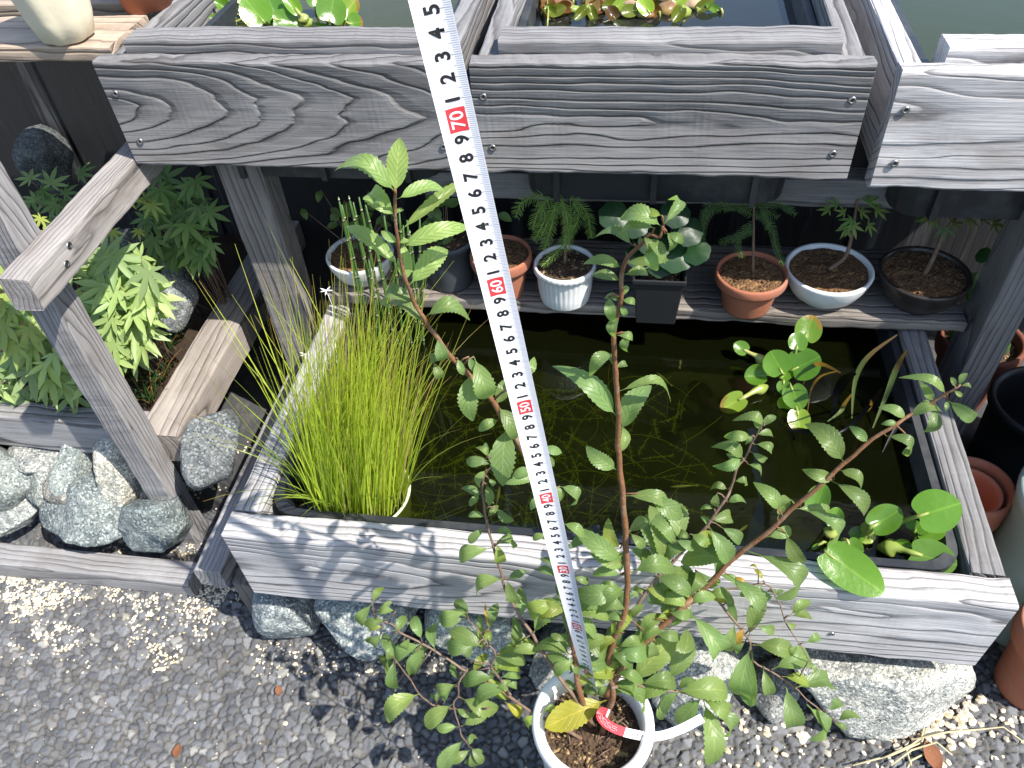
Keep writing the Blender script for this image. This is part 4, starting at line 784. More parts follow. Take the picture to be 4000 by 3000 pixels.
# ------------------------------------------------------------------ pond plants
WZ = .292
BLADE = None
def blade_mat():
    t = NT('grass_blade'); o = t.obj(); n = t.noise(o, 40, 3)
    c = t.mix(1, t.tint(), t.mix(n, (.9, .9, .9), (1.15, 1.1, .9)), 'MULTIPLY'); t.p.inputs['Specular IOR Level'].default_value = .35
    t.P(Base_Color=c, Roughness=.4)
    tr = t.n('BsdfTranslucent', i_Color=t.mix(1, c, (1.6, 1.5, .7), 'MULTIPLY')); mx = t.n('MixShader', i_Fac=.4); t.set(mx.inputs[1], t.p); t.set(mx.inputs[2], tr); t.t.links.new(mx.outputs[0], t.out.inputs[0]); return t.mat
BLADE = blade_mat()
def blade(mb, p0, d, L, w, bend, col, seg=9, kink=0):
    d = Vector(d).normalized(); side = d.cross(Vector((0, 0, 1)));
    if side.length < .05: side = Vector((1, 0, 0))
    side.normalize(); hor = Vector((d.x, d.y, 0)); hor = hor.normalized() if hor.length > .01 else Vector((1, 0, 0))
    a = rng.uniform(0, 3.14); wd = side*math.cos(a)+hor*math.sin(a); p = Vector(p0); vs = []; cs = []
    for i in range(seg+1):
        t = i/seg; ww = w*(1-.85*t**2); vs += [p-wd*ww/2, p+wd*ww/2]
        dd = (d+hor*bend*t**1.5-Vector((0, 0, bend*.45*t*t))).normalized(); p = p+dd*L/seg
    k = len(mb.v); mb.add(vs, [(2*i, 2*i+1, 2*i+3, 2*i+2) for i in range(seg)], 0, (*col, 1))
    for i in range(2*seg-1, 2*seg+2): mb.c[k+i] = (.42, .26, .10, 1) if rng.random() < .5 else (*col, 1)
sedge = thing('sedge_clump', 'dense yellow green clump of thin sedge blades in the left end of the pond', 'water plant', (-.29, .60, WZ))
mb = MB(); cS = onZ(1392, 1935, WZ); r = rng
for i in range(820):
    a = r.uniform(0, 6.283); q = math.sqrt(r.random()); p = cS+Vector((math.cos(a)*q*.064, math.sin(a)*q*.058+.006, -.02))
    out = Vector((math.cos(a), math.sin(a)*.7, 0))*q; lean = r.gauss(0, .07)*q+abs(r.gauss(0, .03))
    d = Vector((out.x*lean*1.35+.13+r.gauss(.01, .045), out.y*lean+r.gauss(0, .05)+.02, 1)); L = r.uniform(.19, .40)*(1-.12*q)
    if i % 12 == 0: L *= 1.2; d.x += r.gauss(-.04, .16)
    y = r.random(); col = (.31+.16*y, .44+.12*y, .04+.04*y)
    if r.random() < .08: col = (.42, .36, .16)
    blade(mb, p, d, L, r.uniform(.0012, .0021), abs(r.gauss(.05, .13))+(.5 if r.random() < .10 else 0), col)
for i in range(22):      # stray outer blades
    a = r.uniform(2.3, 6.6); p = cS+Vector((math.cos(a)*.06, math.sin(a)*.036+.01, -.005)); d = Vector((math.cos(a)*r.uniform(.15, .6), math.sin(a)*.4, 1)); blade(mb, p, d, r.uniform(.12, .24), .0020, r.uniform(.3, 1.2), (.22, .31, .05))
obj('blades', mb, BLADE, sedge)
PETAL = plain('white_bract', (.75, .76, .70), .5, .3, .1)
for u, v, Y in ((1275, 1135, .665), (1195, 1385, .63)):
    p = onY(u, v, Y); mb = MB()
    for k in range(7):
        a = k*.9+.2; b = p+Vector((math.cos(a)*.008, math.sin(a)*.006, .003*math.sin(k*2.3))); s2 = Vector((-math.sin(a), math.cos(a), 0))*.0011; m = (p+b)/2
        mb.add([p, m+s2, b, m-s2], [(0, 1, 2, 3)])
    mb.tube([p+Vector((0, 0, -.001)), p+Vector((.002, 0, -.02)), p.lerp(cS, .5)+Vector((0, 0, .02)), cS], [.0003, .0003, .0004, .0004], 4)
    obj('white_flower', mb, PETAL, sedge)
sp_ = thing('sunken_pot', 'white pot sunk to its rim in the pond, holding the sedge clump', 'flower pot', cS)
mb = MB(); SUNK = plain('algae_white_pot', (.52, .55, .40), .5, .4, .3, 60, dirt=(.25, .28, .10))
mb.lathe([(.050, -.11), (.058, -.05), (.064, -.008), (.065, .0), (.062, .002), (.059, -.004), (.055, -.04)], cS+Vector((.006, .006, .0)), 48); obj('pot_body', mb, SUNK, sp_); soil_disc(sp_, cS+Vector((.006, .006, -.012)), .058, PSOIL, .004)
# horsetails
def horse_mat():
    t = NT('horsetail_stem'); o = t.obj(); z = t.n('SeparateXYZ', i_0=o).outputs[2]
    f = t.m('FRACT', t.m('MULTIPLY', t.m('ADD', z, t.m('MULTIPLY', t.tint(), .03)), 30)); b = t.m('LESS_THAN', f, .09); b2 = t.m('LESS_THAN', t.m('ABSOLUTE', t.m('SUBTRACT', f, .11)), .03)
    c = t.mix(b, t.mix(t.noise(o, 30), (.030, .075, .018), (.075, .15, .03)), (.012, .012, .008)); c = t.mix(b2, c, (.35, .36, .22)); return t.P(Base_Color=c, Roughness=.45)
HM = horse_mat()
hs = thing('horsetail_clump', 'clump of dark banded upright horsetail stems behind the sedge', 'water plant', (-.22, .80, .28)); k0 = 0
for (bu, bv), (tu, tv) in (((1462, 1400), (1322, 770)), ((1480, 1410), (1335, 800)), ((1495, 1400), (1362, 765)), ((1510, 1420), (1380, 790)), ((1525, 1405), (1402, 770)), ((1538, 1395), (1420, 860)), ((1550, 1410), (1428, 800)), ((1568, 1400), (1452, 900)), ((1585, 1380), (1500, 840)), ((1600, 1390), (1560, 830)), ((1615, 1400), (1575, 880)), ((1632, 1385), (1590, 860)), ((1648, 1390), (1600, 900)), ((1660, 1400), (1640, 850)), ((1500, 1440), (1440, 1010)), ((1575, 1420), (1540, 1000)), ((1620, 1380), (1655, 980))):
    p = onZ(bu, bv, WZ-.03); Y0 = p.y; q = onY(tu, tv, Y0+rng.uniform(-.015, .02)); mb = MB()
    m = (p+q)/2+Vector((rng.uniform(-.004, .004), 0, 0)); P = smooth_pts([p, m, q], 4); mb.tube(P, [.0019]*(len(P)-1)+[.0009], 7, 0, (rng.random(), 0, 0, 1)); obj('stem', mb, HM, hs)
pp = thing('sunken_basin', 'round brown gravel filled pot under water below the horsetails', 'flower pot', (-.22, .75, .2)); cB = onZ(1570, 1560, .262)
mb = MB(); mb.lathe([(.05, -.07), (.056, -.01), (.058, .003), (.054, .004), (.052, -.01)], cB, 40); obj('pot_body', mb, TUBM, pp); soil_disc(pp, cB+Vector((0, 0, -.004)), .052, soil_mat('pond_gravel', (.16, .09, .02), (.34, .21, .06)), .003, lumps=80)
# submerged weed
WEED = plain('pond_weed', (.26, .30, .05), .6, .3, .3, 40)
mb = MB()
for i in range(330):
    u, v = rng.uniform(1500, 2700), rng.uniform(1480, 2200)
    if rng.random() < (u-1950)/1000: continue
    p = onZ(u, v, WZ-rng.uniform(.006, .05)); a = rng.uniform(0, 6.28); L = rng.uniform(.03, .11); c = rng.uniform(-16, 16); P = []; q = Vector(p)
    for k in range(9):
        P.append(q.copy()); q += Vector((math.cos(a), math.sin(a), rng.uniform(-.15, .12)))*L/8; a += c*L/8
        q.z = min(q.z, WZ-.003); q.x = max(-.40, min(.36, q.x)); q.y = max(.56, min(1.04, q.y))
    mb.tube(P, .0006, 3, 0, (1, 1, 1, 1), False)
    if i % 2 == 0:
        for k in range(1, 9):
            for j in range(5):
                b = rng.uniform(0, 6.28); e = P[k]+Vector((math.cos(b)*.007, math.sin(b)*.007, rng.uniform(-.003, .001))); e.z = min(e.z, WZ-.001); s = Vector((math.sin(b), -math.cos(b), 0))*.0004
                mb.add([P[k]-s, P[k]+s, e], [(0, 1, 2)])
tag(obj('pond_weed', mb, WEED), 'feathery olive green weed drifting under the surface of the pond', 'pond weed', None, 'stuff')
FISH = plain('fish_skin', (.50, .50, .44), .3, .5, .2)
for i, ((u, v), (u2, v2), lab) in enumerate((((2565, 1455), (2618, 1500), 'small pale fish near the middle stem, right of the measuring tape'), ((2618, 1902), (2714, 1896), 'small silvery fish lying level in the dark water between the stems'), ((2922, 2050), (2872, 2085), 'small pale fish close to the front board under the long right stem'), ((1952, 1900), (1940, 1968), 'small pale fish at the left of the tape beside the thin dark stem'), ((2658, 1405), (2656, 1430), 'tiny pale fish deep in the middle of the pond'))):
    a, b = onZ(u, v, WZ-.002), onZ(u2, v2, WZ-.004); mb = MB(); P = [a.lerp(b, t) for t in (0, .12, .3, .55, .8, .93, 1)]; mb.tube(P, [.0004, .0012, .0021, .0020, .0011, .0006, .0004], 8)
    d = (b-a).normalized(); s = Vector((-d.y, d.x, 0)); mb.add([b-d*.002, b+d*.005+s*.002, b+d*.004, b+d*.005-s*.002], [(0, 1, 2), (0, 2, 3)])
    f = obj('fish', mb, FISH); tag(f, lab, 'fish', 'small fish in the pond')
# ------------------------------------------------------------------ water hyacinths
HY = leaf_mat('hyacinth_leaf', (.11, .23, .025), (.15, .25, .05), (2.0, 2.2, .6), .22, veins=False, spec=.5)
HYP = plain('hyacinth_stalk', (.26, .33, .07), .3, .45, .35, 50, dirt=(.42, .33, .16))
def hleaf(root, n, base, cen, rx, ry, wz, lift, col=(1, 1, 1), cup=.25, roll=0, bulb=.0, tip=None, axis=None):
    """round blade with centre at picture point cen, stalk from base (on the water) to the blade"""
    pb_ = onZ(*zf(n, *base), wz+.002); cu, cv = zf(n, *cen); pc = onZ(cu, cv, wz+lift); dz = depth(pc); k = ZK/F*dz
    tc = (CAMP-pc).normalized(); rx *= 1.12; ry *= 1.15; nr = (tc*.95+Vector((0, 0, .35))+Vector((rng.uniform(-.25, .25), rng.uniform(-.1, .1), 0))).normalized()
    # blade axis: from the stalk towards outside, unless given as a picture angle
    if axis is None: a = pc-pb_
    else: a = Vector(RT)*math.cos(axis)+Vector(UP)*math.sin(axis)
    a = (a-nr*a.dot(nr)); a = a.normalized() if a.length > 1e-5 else Vector((1, 0, 0)); s = nr.cross(a)
    R = 9; M = 32; mb = MB(); vs = [pc-nr*cup*.3*rx*k]; ph = rng.uniform(0, 6)
    for i in range(1, R+1):
        f = i/R
        for j in range(M):
            q = 2*math.pi*j/M; notch = 1-.30*max(0, math.cos(q-math.pi))**10
            tipf = 1+.06*max(0, math.cos(q))**6
            x, y = math.cos(q)*f*rx*k*notch*tipf, math.sin(q)*f*ry*k
            h = cup*rx*k*(f*f*(.5+.5*math.sin(q)**2)-.3)+.02*rx*k*math.sin(3*q+ph)*f*f-.25*cup*rx*k*f**4
            vs.append(pc+a*x+s*y+nr*h)
    fs = [(0, 1+j, 1+(j+1) % M) for j in range(M)]
    fs += [(1+i*M+j, 1+(i+1)*M+j, 1+(i+1)*M+(j+1) % M, 1+i*M+(j+1) % M) for i in range(R-1) for j in range(M)]
    f_ = rng.uniform(.88, 1.12); c = tuple(x*f_ for x in col); b = mb.add(vs, fs, 0, (*c, 1))
    if tip:
        for i in range(R-2, R+1):
            for j in range(M):
                if math.cos(2*math.pi*j/M+tip) > .55+.2*rng.random(): mb.c[b+1+(i-1)*M+j] = (2.2, .7, .9, 1)
    for i in range(len(vs)):
        d = vs[i]-pc; mb.uv[b+i] = (.5+d.dot(s)/(2.2*ry*k), .5+d.dot(a)/(2.2*rx*k))
    lf = obj('leaf', mb, HY, root)
    st = MB(); e = pc-a*rx*k*.72-nr*cup*.25*rx*k; m1 = pb_.lerp(e, .45)+Vector((0, 0, .004)); r0 = .0022+bulb*.25
    P = smooth_pts([pb_-Vector((0, 0, .006)), pb_, pb_.lerp(m1, .6), m1, m1.lerp(e, .5), e, pc-a*rx*k*.3-nr*cup*.32*rx*k], 3); nP = len(P)
    st.tube(P, [r0*.8+bulb*math.exp(-((i/nP-.35)/.16)**2)+(0 if i < nP-4 else -r0*.4*(i-nP+4)/4) for i in range(nP)], 10); obj('stalk', st, HYP, lf)
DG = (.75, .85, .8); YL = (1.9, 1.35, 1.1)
hA = thing('water_hyacinth', 'shaded water hyacinth floating at the back right of the pond beside withered stems', 'water plant', onZ(*zf(6, 740, 850), WZ), 'water hyacinths')
cA = (740, 840)
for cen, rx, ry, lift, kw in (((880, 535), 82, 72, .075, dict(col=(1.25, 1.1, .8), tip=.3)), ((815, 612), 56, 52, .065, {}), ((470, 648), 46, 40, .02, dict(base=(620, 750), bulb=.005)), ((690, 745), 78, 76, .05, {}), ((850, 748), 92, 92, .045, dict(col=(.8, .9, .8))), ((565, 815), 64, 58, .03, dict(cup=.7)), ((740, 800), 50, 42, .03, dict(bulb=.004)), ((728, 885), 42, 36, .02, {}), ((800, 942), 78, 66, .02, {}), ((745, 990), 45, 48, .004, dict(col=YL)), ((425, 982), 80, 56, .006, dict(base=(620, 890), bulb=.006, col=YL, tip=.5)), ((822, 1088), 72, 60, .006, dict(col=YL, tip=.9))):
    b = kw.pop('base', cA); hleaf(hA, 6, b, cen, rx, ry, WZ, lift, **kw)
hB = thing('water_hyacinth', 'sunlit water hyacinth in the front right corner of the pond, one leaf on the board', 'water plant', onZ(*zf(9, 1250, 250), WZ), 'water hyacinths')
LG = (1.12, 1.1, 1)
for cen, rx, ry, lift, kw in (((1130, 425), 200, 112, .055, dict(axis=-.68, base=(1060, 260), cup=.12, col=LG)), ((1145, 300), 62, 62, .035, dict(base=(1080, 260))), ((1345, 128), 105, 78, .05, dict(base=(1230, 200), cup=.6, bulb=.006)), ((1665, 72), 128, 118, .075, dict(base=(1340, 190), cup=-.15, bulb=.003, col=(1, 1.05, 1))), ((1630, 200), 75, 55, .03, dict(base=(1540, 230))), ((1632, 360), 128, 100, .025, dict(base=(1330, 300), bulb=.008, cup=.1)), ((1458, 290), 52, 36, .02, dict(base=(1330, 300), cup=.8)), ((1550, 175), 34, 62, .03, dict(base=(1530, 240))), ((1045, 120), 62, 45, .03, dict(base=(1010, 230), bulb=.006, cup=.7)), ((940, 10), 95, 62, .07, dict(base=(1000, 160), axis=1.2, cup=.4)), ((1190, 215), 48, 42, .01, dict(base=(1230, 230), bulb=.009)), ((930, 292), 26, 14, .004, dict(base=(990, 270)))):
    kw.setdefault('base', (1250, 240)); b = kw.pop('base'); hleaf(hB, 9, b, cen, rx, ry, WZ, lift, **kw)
WZ1 = .688
hC = thing('water_hyacinth', 'pale green water hyacinth with inflated stalks in the left raised box', 'water plant', onZ(*zf(1, 1800, 110), WZ1), 'water hyacinths')
for cen, rx, ry, lift, kw in (((1400, 50), 68, 36, .02, dict(base=(1530, 130), cup=.6)), ((1580, 75), 92, 86, .03, dict(base=(1610, 150), col=LG)), ((1690, 62), 88, 70, .02, dict(base=(1720, 140), col=(.8, .95, .9))), ((1757, 125), 78, 56, .012, dict(base=(1680, 150))), ((1805, 25), 76, 40, .03, dict(base=(1890, 150), bulb=.006, col=(1.3, 1.2, .9))), ((2045, 65), 82, 82, .03, dict(base=(2020, 160), axis=1.4)), ((2150, 55), 75, 52, .02, dict(base=(2100, 140), col=YL, tip=.5)), ((1390, 120), 78, 30, .01, dict(base=(1530, 140))), ((2190, 140), 42, 54, .006, dict(base=(2130, 160), tip=.4)), ((2000, 175), 80, 22, .004, dict(base=(1950, 175))), ((2100, 135), 36, 40, .004, dict(base=(2080, 165), bulb=.006, col=YL)), ((1950, -30), 80, 60, .03, dict(base=(1950, 80))), ((1500, -30), 70, 50, .03, dict(base=(1560, 60)))):
    b = kw.pop('base'); hleaf(hC, 1, b, cen, rx, ry, WZ1, lift, **kw)
RB = plain('rotting_leaf', (.24, .115, .05), .35, .5, .5, 70, .0006, 200, dirt=(.30, .22, .07)); DRYB = plain('dry_brown_leaf', (.42, .30, .19), .7, .3, .3, 120, .0006, 200)
def lump(root, n, cx, cy, rx, ry, wz, mat, lift=.003, ang=0, nm='bulb'):
    p = onZ(*zf(n, cx, cy), wz+lift); k = ZK/F*depth(p); mb = MB(); R1, R2 = rx*k, ry*k*1.25; M, K = 14, 10; vs = []; s0 = rng.uniform(0, 50)
    for i in range(K+1):
        t = math.pi*i/K
        for j in range(M):
            q = 2*math.pi*j/M; d = Vector((-math.cos(t), math.sin(t)*math.cos(q), math.sin(t)*math.sin(q))); f = 1+.22*noise.noise(d*1.7+Vector((s0, 0, 0)))
            taper = .65+.35*math.sin(t)-.15*math.cos(t)
            x, y, z = d.x*R1*f, d.y*R2*f*taper, d.z*R2*f*taper*.75; vs.append(p+Vector((x*math.cos(ang)-y*math.sin(ang), x*math.sin(ang)+y*math.cos(ang), z)))
    mb.add(vs, [(i*M+j, i*M+(j+1) % M, (i+1)*M+(j+1) % M, (i+1)*M+j) for i in range(K) for j in range(M)]); return obj(nm, mb, mat, root)
lump(hC, 1, 1270, 110, 42, 24, WZ1, DRYB, ang=-.4, nm='dead_leaf'); lump(hC, 1, 1660, 148, 40, 18, WZ1, DRYB, nm='dead_leaf'); lump(hC, 1, 1880, 140, 50, 36, WZ1, HYP, ang=.6)
hD = thing('water_hyacinth', 'rotting brown water hyacinth floating in the middle raised box', 'water plant', onZ(*zf(2, 1750, 40), WZ1), 'water hyacinths')
for cx, cy, rx, ry, m, a in ((1395, 45, 90, 40, RB, .2), (1700, 20, 95, 36, RB, -.1), (1800, 15, 45, 34, DRYB, .8), (1848, 70, 26, 60, DRYB, 1.2), (2060, 60, 60, 42, RB, .3), (2150, 75, 58, 34, HYP, .2), (1480, 60, 45, 24, HYP, .5), (1620, 60, 55, 24, RB, -.3), (1930, 90, 50, 25, RB, 0), (2230, 30, 60, 40, DRYB, .5)):
    lump(hD, 2, cx, cy, rx*1.15, ry*1.15, WZ1, m, ang=a)
for _ in range(30):
    x, y = rng.uniform(1300, 2300), rng.uniform(-60, 90); a = rng.uniform(0, 6.28)
    hleaf(hD, 2, (x-math.cos(a)*60, y+math.sin(a)*30), (x, y), rng.uniform(38, 70), rng.uniform(26, 46), WZ1, rng.uniform(.004, .014), col=rng.choice(((1.3, .26, .8), (1.6, .36, 1.0), (.9, .22, .6), (1.9, .6, 1.6), (1.2, .7, .8))), cup=rng.uniform(.3, 1.0))
hleaf(hD, 2, (1930, 80), (1930, 38), 58, 46, WZ1, .015, col=(2.0, 1.5, .9)); hleaf(hD, 2, (1750, 60), (1770, 30), 50, 30, WZ1, .012, col=YL, tip=.2); hleaf(hD, 3, (350, 75), (298, 52), 48, 22, WZ1, .004, col=(1.1, 1.05, .9)); hleaf(hD, 2, (2100, 30), (2130, 5), 60, 40, WZ1, .01, col=YL)
for x, y0, x2, y2 in ((1210, 195, 1185, 20), (1322, 190, 1322, 0)):
    mb = MB(); p, q = onZ(*zf(2, x, y0), WZ1), onZ(*zf(2, x2, y2), WZ1+.02); mb.tube([p, (p+q)/2+Vector((.002, 0, .006)), q], [.0014, .0013, .0010], 6); obj('stalk', mb, HYP, hD)
# withered arrow leaved plant at the back right
wp = thing('withered_plant', 'withered long leaved water plant with brown drooping tips beside the right rail of the pond', 'water plant', onZ(3350, 1650, WZ))
WGR = leaf_mat('withered_leaf', (.10, .14, .03), (.12, .15, .05), (1.8, 1.8, .8), .5, veins=False)
for n, P, w, dead in ((6, ((1030, 1050), (1060, 920), (1110, 840), (1175, 800)), 60, 0), (6, ((1150, 1080), (1170, 850), (1250, 700), (1430, 565)), 30, 1), (6, ((1280, 1140), (1370, 920), (1430, 760), (1490, 660)), 34, 1), (6, ((875, 1050), (900, 900), (960, 820), (1060, 790)), 14, 2), (6, ((1340, 1290), (1400, 1180), (1460, 1100), (1520, 1110)), 24, 0), (6, ((1000, 1100), (1080, 1040), (1100, 1000), (1150, 930)), 26, 1), (6, ((1180, 1080), (1250, 1030), (1270, 990), (1265, 965)), 16, 2), (6, ((1050, 1180), (1150, 1120), (1300, 950), (1340, 890)), 26, 0), (6, ((760, 1155), (830, 1160), (880, 1160), (920, 1165)), 30, 0), (6, ((850, 870), (900, 770), (960, 745), (1080, 800)), 26, 2)):
    Q = []; L = len(P)
    for i, (x, y) in enumerate(P):
        p = onZ(*zf(n, x, y), WZ+.001+(.10*i/(L-1) if y < 1000 else .03*i/(L-1))); Q.append(p)
    Q = smooth_pts(Q, 4); mb = MB(); kk = ZK/F*depth(Q[0])*w*.5; vs = []
    for i, p in enumerate(Q):
        t = i/(len(Q)-1); a = (Q[min(i+1, len(Q)-1)]-Q[max(0, i-1)]).normalized(); s = a.cross((CAMP-p).normalized()).normalized(); ww = kk*(.25+.75*math.sin(math.pi*min(1, max(0, t*1.05-.05)))**1.2); vs += [p-s*ww, p+Vector((0, 0, -.3*ww)), p+s*ww]
    c = (1, 1, 1, 1) if dead == 0 else (.9, .9, 1, 1) if dead == 1 else (2.2, .9, 1.2, 1)
    b = mb.add(vs, [(3*i+j, 3*i+j+1, 3*i+j+4, 3*i+j+3) for i in range(len(Q)-1) for j in (0, 1)], 0, c)
    for i in range(len(vs)):
        mb.uv[b+i] = (.5*(i % 3), i/len(vs))
        if dead == 1 and i > len(vs)*.62: mb.c[b+i] = (1.6, .7, 1.2, 1)
    obj('leaf', mb, WGR, wp)
# ------------------------------------------------------------------ pots on the shelf
SZ = .3515
DKP = clay('dark_glaze', (.030, .024, .020), .3, .5); BLK = plain('black_plastic', (.018, .019, .021), .45, .4, .2, 40); GRY = plain('dark_grey_pot', (.055, .062, .072), .55, .35, .2, 40)
def potp(label, u, v, rpx, zrim, prof, mat, soilm, n=48, wob=None, soilr=.86, seed=1, soilz=-.006, lumps=60):
    c = onZ(u, v, zrim); r = rpx/F*depth(c); c.z = 0; t = thing('flower_pot', label, 'flower pot', (c.x, c.y, SZ), 'pots on the shelf over the pond'); mb = MB()
    hh = zrim-SZ
    outer = [(r*a, SZ+hh*b) for a, b in prof]; inner = [(r*.93, zrim+.0005), (r*.90, zrim-.003), (r*.87, zrim-.012)]
    mb.lathe([(.001, SZ+.0005)]+outer+inner, c, n, 0, wob); o = obj('pot_body', mb, mat, t)
    soil_disc(t, (c.x, c.y, zrim+soilz), r*.885, soilm, .0035, lumps=lumps, seed=seed); return t, c, r
BOWL = [(.52, 0), (.55, .06), (.78, .30), (.93, .65), (.99, .90), (1.0, .97), (.98, 1.0)]
TPOT = [(.66, 0), (.68, .05), (.80, .60), (.84, .72), (.97, .74), (1.0, .80), (1.0, .95), (.98, 1.0)]
CYL = [(.80, 0), (.82, .05), (.88, .55), (.92, .88), (1.0, .90), (1.0, .97), (.985, 1.0)]
WHD = clay('white_pot_ceramic', (.70, .71, .70), .35, .5)
p1 = potp('shallow white bowl at the left end of the shelf, half behind the horsetails', 1405, 985, 134, .400, BOWL, WHD, GRAN, seed=1)
p2 = potp('dark grey plastic pot between the white bowl and the terracotta pot', 1742, 925, 106, .435, CYL, GRY, PSOIL, seed=2, lumps=20)
p3 = potp('terracotta pot partly hidden by the measuring tape', 1955, 985, 122, .425, TPOT, TERRA, GRAN, seed=3)
def flute(q, z): return 1+.022*math.cos(q*34)*(1 if SZ+.004 < z < .409 else 0)
RAM = [(.80, 0), (.82, .04), (.86, .30), (.90, .78), (.93, .84), (1.0, .86), (1.0, .97), (.98, 1.0)]
def flu2(q, z): return 1+.018*abs(math.cos(q*17))*(1 if SZ+.003 < z < .412 else 0)
p4 = potp('white fluted dish with a feathery conifer seedling, just right of the measuring tape', 2206, 1025, 122, .415, RAM, WHD, PSOIL, n=272, wob=flu2, seed=4)
p6 = potp('orange terracotta pot with a thick rim and a small conifer, left of the white bowl', 2938, 1060, 140, .413, TPOT, TERRA, GRAN, seed=6)
p7 = potp('shallow white bowl with a bent maple seedling, right of the terracotta pot', 3240, 1045, 168, .403, BOWL, WHD, GRAN, seed=7)
p8 = potp('shallow dark brown bowl with a bent seedling at the right end of the shelf', 3615, 1060, 172, .405, BOWL, DKP, GRAN, seed=8)
c5 = onZ(2575, 1085, .43); t5 = thing('flower_pot', 'square black plastic pot behind the middle stem of the shrub', 'flower pot', (c5.x, c5.y+.01, SZ), 'pots on the shelf over the pond')
mb = MB(); w0, w1 = .028, .036; cx, cy = c5.x, c5.y+.02; lp = []
for s, z in ((w0, SZ), (w1-.002, .428), (w1+.001, .429), (w1+.001, .437), (w1-.002, .437), (w1-.004, .42)): lp += [(cx+a*s, cy+b*s, z) for a, b in ((-1, -1), (1, -1), (1, 1), (-1, 1))]
mb.add(lp, [(i*4+j, i*4+(j+1) % 4, (i+1)*4+(j+1) % 4, (i+1)*4+j) for i in range(5) for j in range(4)]+[(3, 2, 1, 0), (20, 21, 22, 23)]); obj('pot_body', mb, BLK, t5, smooth=False, bevel=.0025)
# plants in them
CONI = leaf_mat('conifer_needle', (.16, .27, .035), (.18, .29, .06), (1.8, 2.0, .8), .5, veins=False); CONID = leaf_mat('dark_conifer_needle', (.075, .15, .03), (.08, .15, .04), (1.8, 2.0, .8), .5, veins=False)
def spray(mb, P, ln, dens=.0025):
    P = smooth_pts(P, 5); mb.tube(P, [.0010]*len(P), 4, 0, (.9, .8, .8, 1)); acc = 0
    for i in range(len(P)-1):
        a, b = P[i], P[i+1]; L = (b-a).length; d = (b-a).normalized(); k = max(1, int(L/dens))
        s = d.cross((CAMP-a).normalized()).normalized(); nrm = s.cross(d)
        for j in range(k):
            p = a.lerp(b, j/k); f = min(1, 1.15-.6*((i+j/k)/(len(P)-1))**3)
            for sg in (-1, 1, 0):
                q = (s*(sg or rng.uniform(-.3, .3))+d*.75+nrm*(rng.uniform(-.2, .5) if sg else .8)).normalized()*ln*f*rng.uniform(.8, 1.1)*(.7 if not sg else 1); w = nrm.cross(q).normalized()*.0005 if nrm.cross(q).length > 1e-6 else s*.0005
                g = rng.uniform(.75, 1.25); mb.add([p-w, p+w, p+q*.6+w*.8, p+q, p+q*.6-w*.8], [(0, 1, 2, 3, 4)], 0, (g, g, g, 1))
def stemtube(root, P, r0, r1, mat=BK2, name='trunk'):
    P = smooth_pts(P, 4); mb = MB(); mb.tube(P, [r0+(r1-r0)*i/(len(P)-1) for i in range(len(P))], 8); return obj(name, mb, mat, root)
def sd(label, p, cat='seedling', name='seedling'): return thing(name, label, cat, (p[1].x, p[1].y, .41), 'seedlings on the shelf')
s4 = sd('light green feathery conifer drooping over the white fluted dish', p4); b = Vector((p4[1].x, p4[1].y, .412)); top = onY(2190, 760, b.y-.005); stemtube(s4, [b, b.lerp(top, .5)+Vector((.004, 0, 0)), top], .0022, .0014)
mb = MB()
for pts in (((2190, 800), (2230, 860), (2195, 960), (2115, 1040)), ((2150, 770), (2100, 830), (2080, 900)), ((2120, 760), (2040, 790), (2015, 850)), ((2200, 780), (2215, 870), (2225, 980)), ((2190, 760), (2140, 870), (2110, 930)), ((2230, 770), (2290, 830), (2310, 930)), ((2100, 790), (2130, 850), (2085, 940)), ((2170, 800), (2150, 900), (2120, 980)), ((2240, 790), (2260, 850), (2215, 930))):
    spray(mb, [onY(u, v, b.y-.012-.012*i/len(pts)) for i, (u, v) in enumerate(pts)], .013)
obj('foliage', mb, CONI, s4)
s6_ = sd('dark green conifer seedling with a straight stem in the orange terracotta pot', p6); b = Vector((p6[1].x+.002, p6[1].y, .408)); top = onY(2945, 790, b.y); stemtube(s6_, [b, b.lerp(top, .5), top], .0022, .0014); mb = MB()
for pts in (((2945, 870), (2880, 930), (2900, 1010)), ((2940, 840), (2830, 800), (2760, 850), (2745, 940)), ((2945, 830), (3010, 880), (3030, 960), (3060, 1040)), ((2945, 800), (3050, 800), (3110, 840)), ((2945, 900), (2840, 940), (2810, 950)), ((2940, 810), (2860, 810), (2800, 820)), ((2950, 850), (3000, 830), (3040, 850)), ((2950, 790), (2990, 820), (3000, 900)), ((2930, 790), (2770, 800), (2740, 900))):
    spray(mb, [onY(u, v, b.y-.01*i) for i, (u, v) in enumerate(pts)], .009)
obj('foliage', mb, CONID, s6_)
